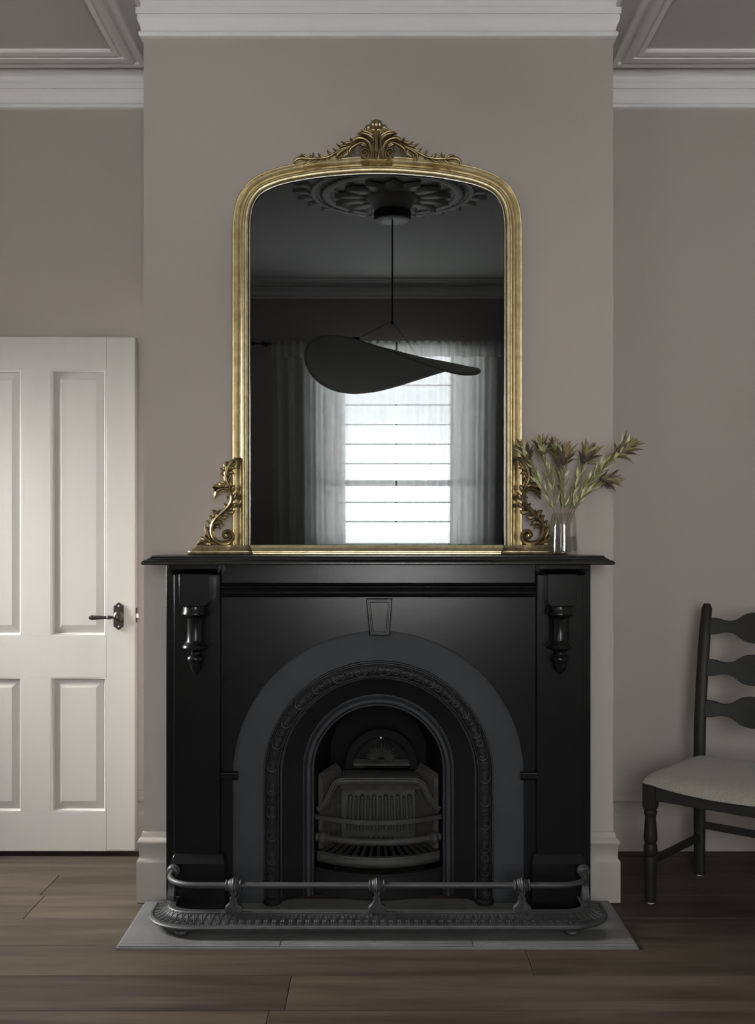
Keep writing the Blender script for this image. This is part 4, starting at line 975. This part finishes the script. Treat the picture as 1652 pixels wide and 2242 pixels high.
for si, (b0, nk, hd_, hdir, Dh, sz, lab) in enumerate(FL):
    r = random.Random(50+si); bp0, rim, path = PATHS[si]; tree = clear_tree(si); mine = []
    stem = empty('protea_stem', bp0, lab, 'flower', 'dried protea stems in the glass vase')
    MB().tube(path, [.0020]*10+[.0018]*(len(path)-10), 7).build('stalk', M['stalk'], stem)
    # leaves from above the rim to the head
    last = len(path)-1; zmin = rim.z+.012; ups = [i for i, p in enumerate(path) if p.z > zmin and i < last]
    nl = 30
    for k in range(nl):
        f = ups[0]+(ups[-1]-ups[0])*k/(nl-1); i = int(f); p = path[i].lerp(path[min(i+1, last)], f-i); d = (path[min(i+1, last)]-path[i]).normalized()
        u = d.orthogonal().normalized(); w = d.cross(u); s = r.uniform(.6, 1.2)*(.8+.35*k/nl); me = r.choice((0, 0, 1, 1, 2)); cands = []
        for q in range(16):
            az = k*2.4+r.uniform(-.4, .4)+q*1.1; side = u*math.cos(az)+w*math.sin(az); ld = (d+side*r.uniform(.12, .6 if q < 8 else .25)).normalized()
            cands.append((p+side*.0015, ld, (.040, .046, .032)[me]*s*(1 if q < 11 else .75), side))
        c = best(tree, cands, .0085); s = c[2]/(.040, .046, .032)[me]; rl_ = r.uniform(0, 6.3)
        inst(LV[me], 'leaf', c[0], stem, orient(c[1], rl_), (s, s, s)); mine += [c[0]+c[1]*c[2]*t/5 for t in range(6)]
    hdv = Vector((hdir[0], (Dh-VD)*3+r.uniform(-.35, .05), hdir[1])).normalized()
    u = hdv.orthogonal().normalized(); w = hdv.cross(u); base = path[-1]-hdv*.012*sz
    bud = si == 7
    layers = ((7, .10, .80, (3, 1, 2)), (9, .28, .95, (2, 3, 1)), (11, .50, 1.0, (1, 0, 3, 2)), (11, .75, .95, (0, 1, 0, 3)), (8, 1.1, .65, (0, 1))) if not bud else ((5, .08, .9, (3, 3)), (6, .18, .95, (3, 1)), (5, .32, .8, (1, 3)))
    for li, (cnt, tilt, ls, mats) in enumerate(layers):
        for k in range(cnt):
            me = r.choice(mats); s = ls*sz*1.12*r.uniform(.75, 1.15); L0 = (.054, .058, .052, .050)[me]; cands = []
            for q in range(14):
                az = 2*PI*k/cnt+li*.5+r.uniform(-.25, .25)*(1+q*.08); side = u*math.cos(az)+w*math.sin(az); tl = (tilt+r.uniform(-.1, .12))*(1-.055*q)
                dd = (hdv*math.cos(tl)+side*math.sin(tl)).normalized()
                cands.append((base+side*.004-hdv*.004*li, dd, L0*s*(1-.03*max(0, q-5)), side*math.cos(tl)-hdv*math.sin(tl)))
            c = best(tree, cands, .0105); zz_ = -c[3]; rot = Matrix((c[1], zz_.cross(c[1]), zz_)).transposed(); s = c[2]/L0
            inst(BR[me], 'bract', c[0], stem, rot, (s, s, s)); mine += [c[0]+c[1]*c[2]*t/5-c[3]*.008*s*(t/5) for t in range(6)]
    taken += [(si, p) for p in mine]

# ------------------------------------------------------------------ chair
ch = empty('dining_chair', (1.19, 3.0, 0), 'black ladder-back chair with speckled oat wool seat beside the chimney breast', 'chair')
UA = math.radians(54); U_ = Vector((math.cos(UA), math.sin(UA), 0)); W_ = Vector((math.sin(UA), -math.cos(UA), 0)); F0 = Vector((.903, 2.985, 0))
def C(a, b, z): return F0+W_*a+U_*b+Vector((0, 0, z))
LEGW = .47
def leg_front(a):
    c = C(a, 0, 0)
    o = MB().lathe([(.0165, .006), (.018, .02), (.0205, .10), (.0215, .148), (.0205, .155), (.018, .158), (.020, .162), (.0225, .17), (.0225, .188), (.020, .197), (.0175, .200), (.020, .205), (.0225, .214), (.0215, .235), (.0185, .27), (.0170, .285), (.0185, .292), (.0205, .297), (.0215, .303), (.0205, .309), (.0175, .313), (.018, .316)], c, n=20)
    hs = .0205
    o.loft([[C(a+i*hs*k, j*hs*k, z) for i, j in ((-1, -1), (1, -1), (1, 1), (-1, 1))] for z, k in ((.312, .8), (.322, 1), (.398, 1))])
    o = o.build('leg', M['chair'], ch, smooth=40)
    MB().lathe([(.010, 0), (.012, .001), (.012, .006)], c, n=12).build('glide', M['glide'], o)
leg_front(0); leg_front(LEGW)
def postxy(a0, sg):
    # centre line (b offset, z): kinked back above the seat
    return [(0.347, .006), (.347, .20), (.345, .42), (.352, .55), (.375, .70), (.410, .86), (.436, .955), (.440, .972)]
for a0, sg in ((.058, 1), (LEGW-.058, -1)):
    b = MB(); rings = []
    for (bb_, z) in postxy(a0, sg):
        hw, hd2 = (.0185, .0165) if z < .9 else ((.0165, .014) if z < .965 else (.010, .009))
        if z < .02: hw, hd2 = .0165, .0145
        r = []
        for i, j in ((-1, -.6), (-.6, -1), (.6, -1), (1, -.6), (1, .6), (.6, 1), (-.6, 1), (-1, .6)): r.append(C(a0+i*hw, bb_+j*hd2, z))
        rings.append(r)
    o = b.loft(rings).build('back_post', M['chair'], ch, smooth=45)
    MB().lathe([(.009, 0), (.011, .001), (.011, .006)], C(a0, .347, 0), n=12).build('glide', M['glide'], o)
def pb_at(z):
    q = postxy(0, 1)
    for (b0, z0), (b1, z1) in zip(q, q[1:]):
        if z <= z1: return b0+(b1-b0)*(z-z0)/(z1-z0)
aL, aR = .058+.014, LEGW-.058-.014
for zc in (.892, .745, .600):
    prof = [(0, .029), (.02, .029), (.04, .025), (.055, .021), (.075, .021), (.095, .028), (.110, .039), (.125, .048), (.145, .0525), (.165, .054)]
    L2 = (aR-aL)/2; k = L2/.165
    xs = [(aL+x*k, h) for x, h in prof]; xs = xs+[(aL+aR-a, h) for a, h in xs[::-1][1:]]
    xs = cr(xs, 44); b = MB(); rings = []
    for a, h in xs:
        t = (a-aL)/(aR-aL); bowd = .018*math.sin(PI*t)
        b_top, b_bot = pb_at(zc+h)+bowd, pb_at(zc-h)+bowd
        rings.append([C(a, b_bot-.007, zc-h), C(a, b_top-.007, zc+h), C(a, b_top+.007, zc+h), C(a, b_bot+.007, zc-h)])
    b.loft(rings).build('back_slat', M['chair_h'], ch, smooth=30, bevel=.002)
def rail(a0, b0, a1, b1, z0, z1, th, nm):
    p, q = C(a0, b0, 0), C(a1, b1, 0); d = (q-p).normalized(); n = Vector((-d.y, d.x, 0))*th/2
    MB().loft([[e-n+Vector((0, 0, z0)), e+n+Vector((0, 0, z0)), e+n+Vector((0, 0, z1)), e-n+Vector((0, 0, z1))] for e in (p, q)]).build(nm, M['chair_h'], ch, smooth=0, bevel=.0025)
rail(.02, -.004, LEGW-.02, -.004, .345, .398, .022, 'seat_rail')
rail(.02*.2, .02, .058, .33, .345, .398, .02, 'seat_rail'); rail(LEGW-.004, .02, LEGW-.058, .33, .345, .398, .02, 'seat_rail'); rail(.075, .347, LEGW-.075, .347, .345, .398, .02, 'seat_rail')
rail(.004, .02, .056, .332, .128, .150, .018, 'stretcher'); rail(LEGW-.004, .02, LEGW-.056, .332, .128, .150, .018, 'stretcher'); rail(.074, .347, LEGW-.074, .347, .172, .196, .018, 'stretcher')
# seat pad: rounded, saddle-dipped
sp_ = MB(); nu, nv = 28, 24
cor = [(-.034, -.036), (LEGW+.034, -.036), (LEGW-.040, .372), (.040, .372)]
def seatp(u, v):
    uu, vv = u*math.sqrt(1-v*v*.10*u*u)*1.0, v*math.sqrt(1-u*u*.10*v*v)
    a = [(1-uu)/2, (1+uu)/2]; b = [(1-vv)/2, (1+vv)/2]
    x = a[0]*b[0]*cor[0][0]+a[1]*b[0]*cor[1][0]+a[1]*b[1]*cor[2][0]+a[0]*b[1]*cor[3][0]
    yy = a[0]*b[0]*cor[0][1]+a[1]*b[0]*cor[1][1]+a[1]*b[1]*cor[2][1]+a[0]*b[1]*cor[3][1]
    return x, yy-.014*(1-u*u)*(1-vv)/2
def edge(n, k): return [-math.cos(PI*i/k) if False else max(-1, min(1, math.sin(PI*(i/k-.5)))) for i in range(k+1)]
eu, ev = edge(0, nu), edge(0, nv)
def ztop(u, v): return .400+.040*((1-abs(u)**9)**.5)*((1-abs(v)**9)**.5)-.016*(1-u*u)*(.6-.4*v)+.004
top_i = {}; bot_i = {}
for j, v in enumerate(ev):
    for i, u in enumerate(eu):
        x, yy = seatp(u, v); top_i[i, j] = len(sp_.v); sp_.v.append(C(x, yy, ztop(u, v)))
for j, v in enumerate(ev):
    for i, u in enumerate(eu):
        x, yy = seatp(u*.97, v*.97); bot_i[i, j] = len(sp_.v); sp_.v.append(C(x, yy, .3985 - .0*(1-u*u)))
for j in range(nv):
    for i in range(nu):
        sp_.f.append([top_i[i, j], top_i[i+1, j], top_i[i+1, j+1], top_i[i, j+1]]); sp_.f.append([bot_i[i, j], bot_i[i, j+1], bot_i[i+1, j+1], bot_i[i+1, j]])
per_ = [(i, 0) for i in range(nu)]+[(nu, j) for j in range(nv)]+[(i, nv) for i in range(nu, 0, -1)]+[(0, j) for j in range(nv, 0, -1)]
for a, b in zip(per_, per_[1:]+per_[:1]): sp_.f.append([top_i[a], bot_i[a], bot_i[b], top_i[b]])
sp_.build('seat', M['wool'], ch, smooth=80)
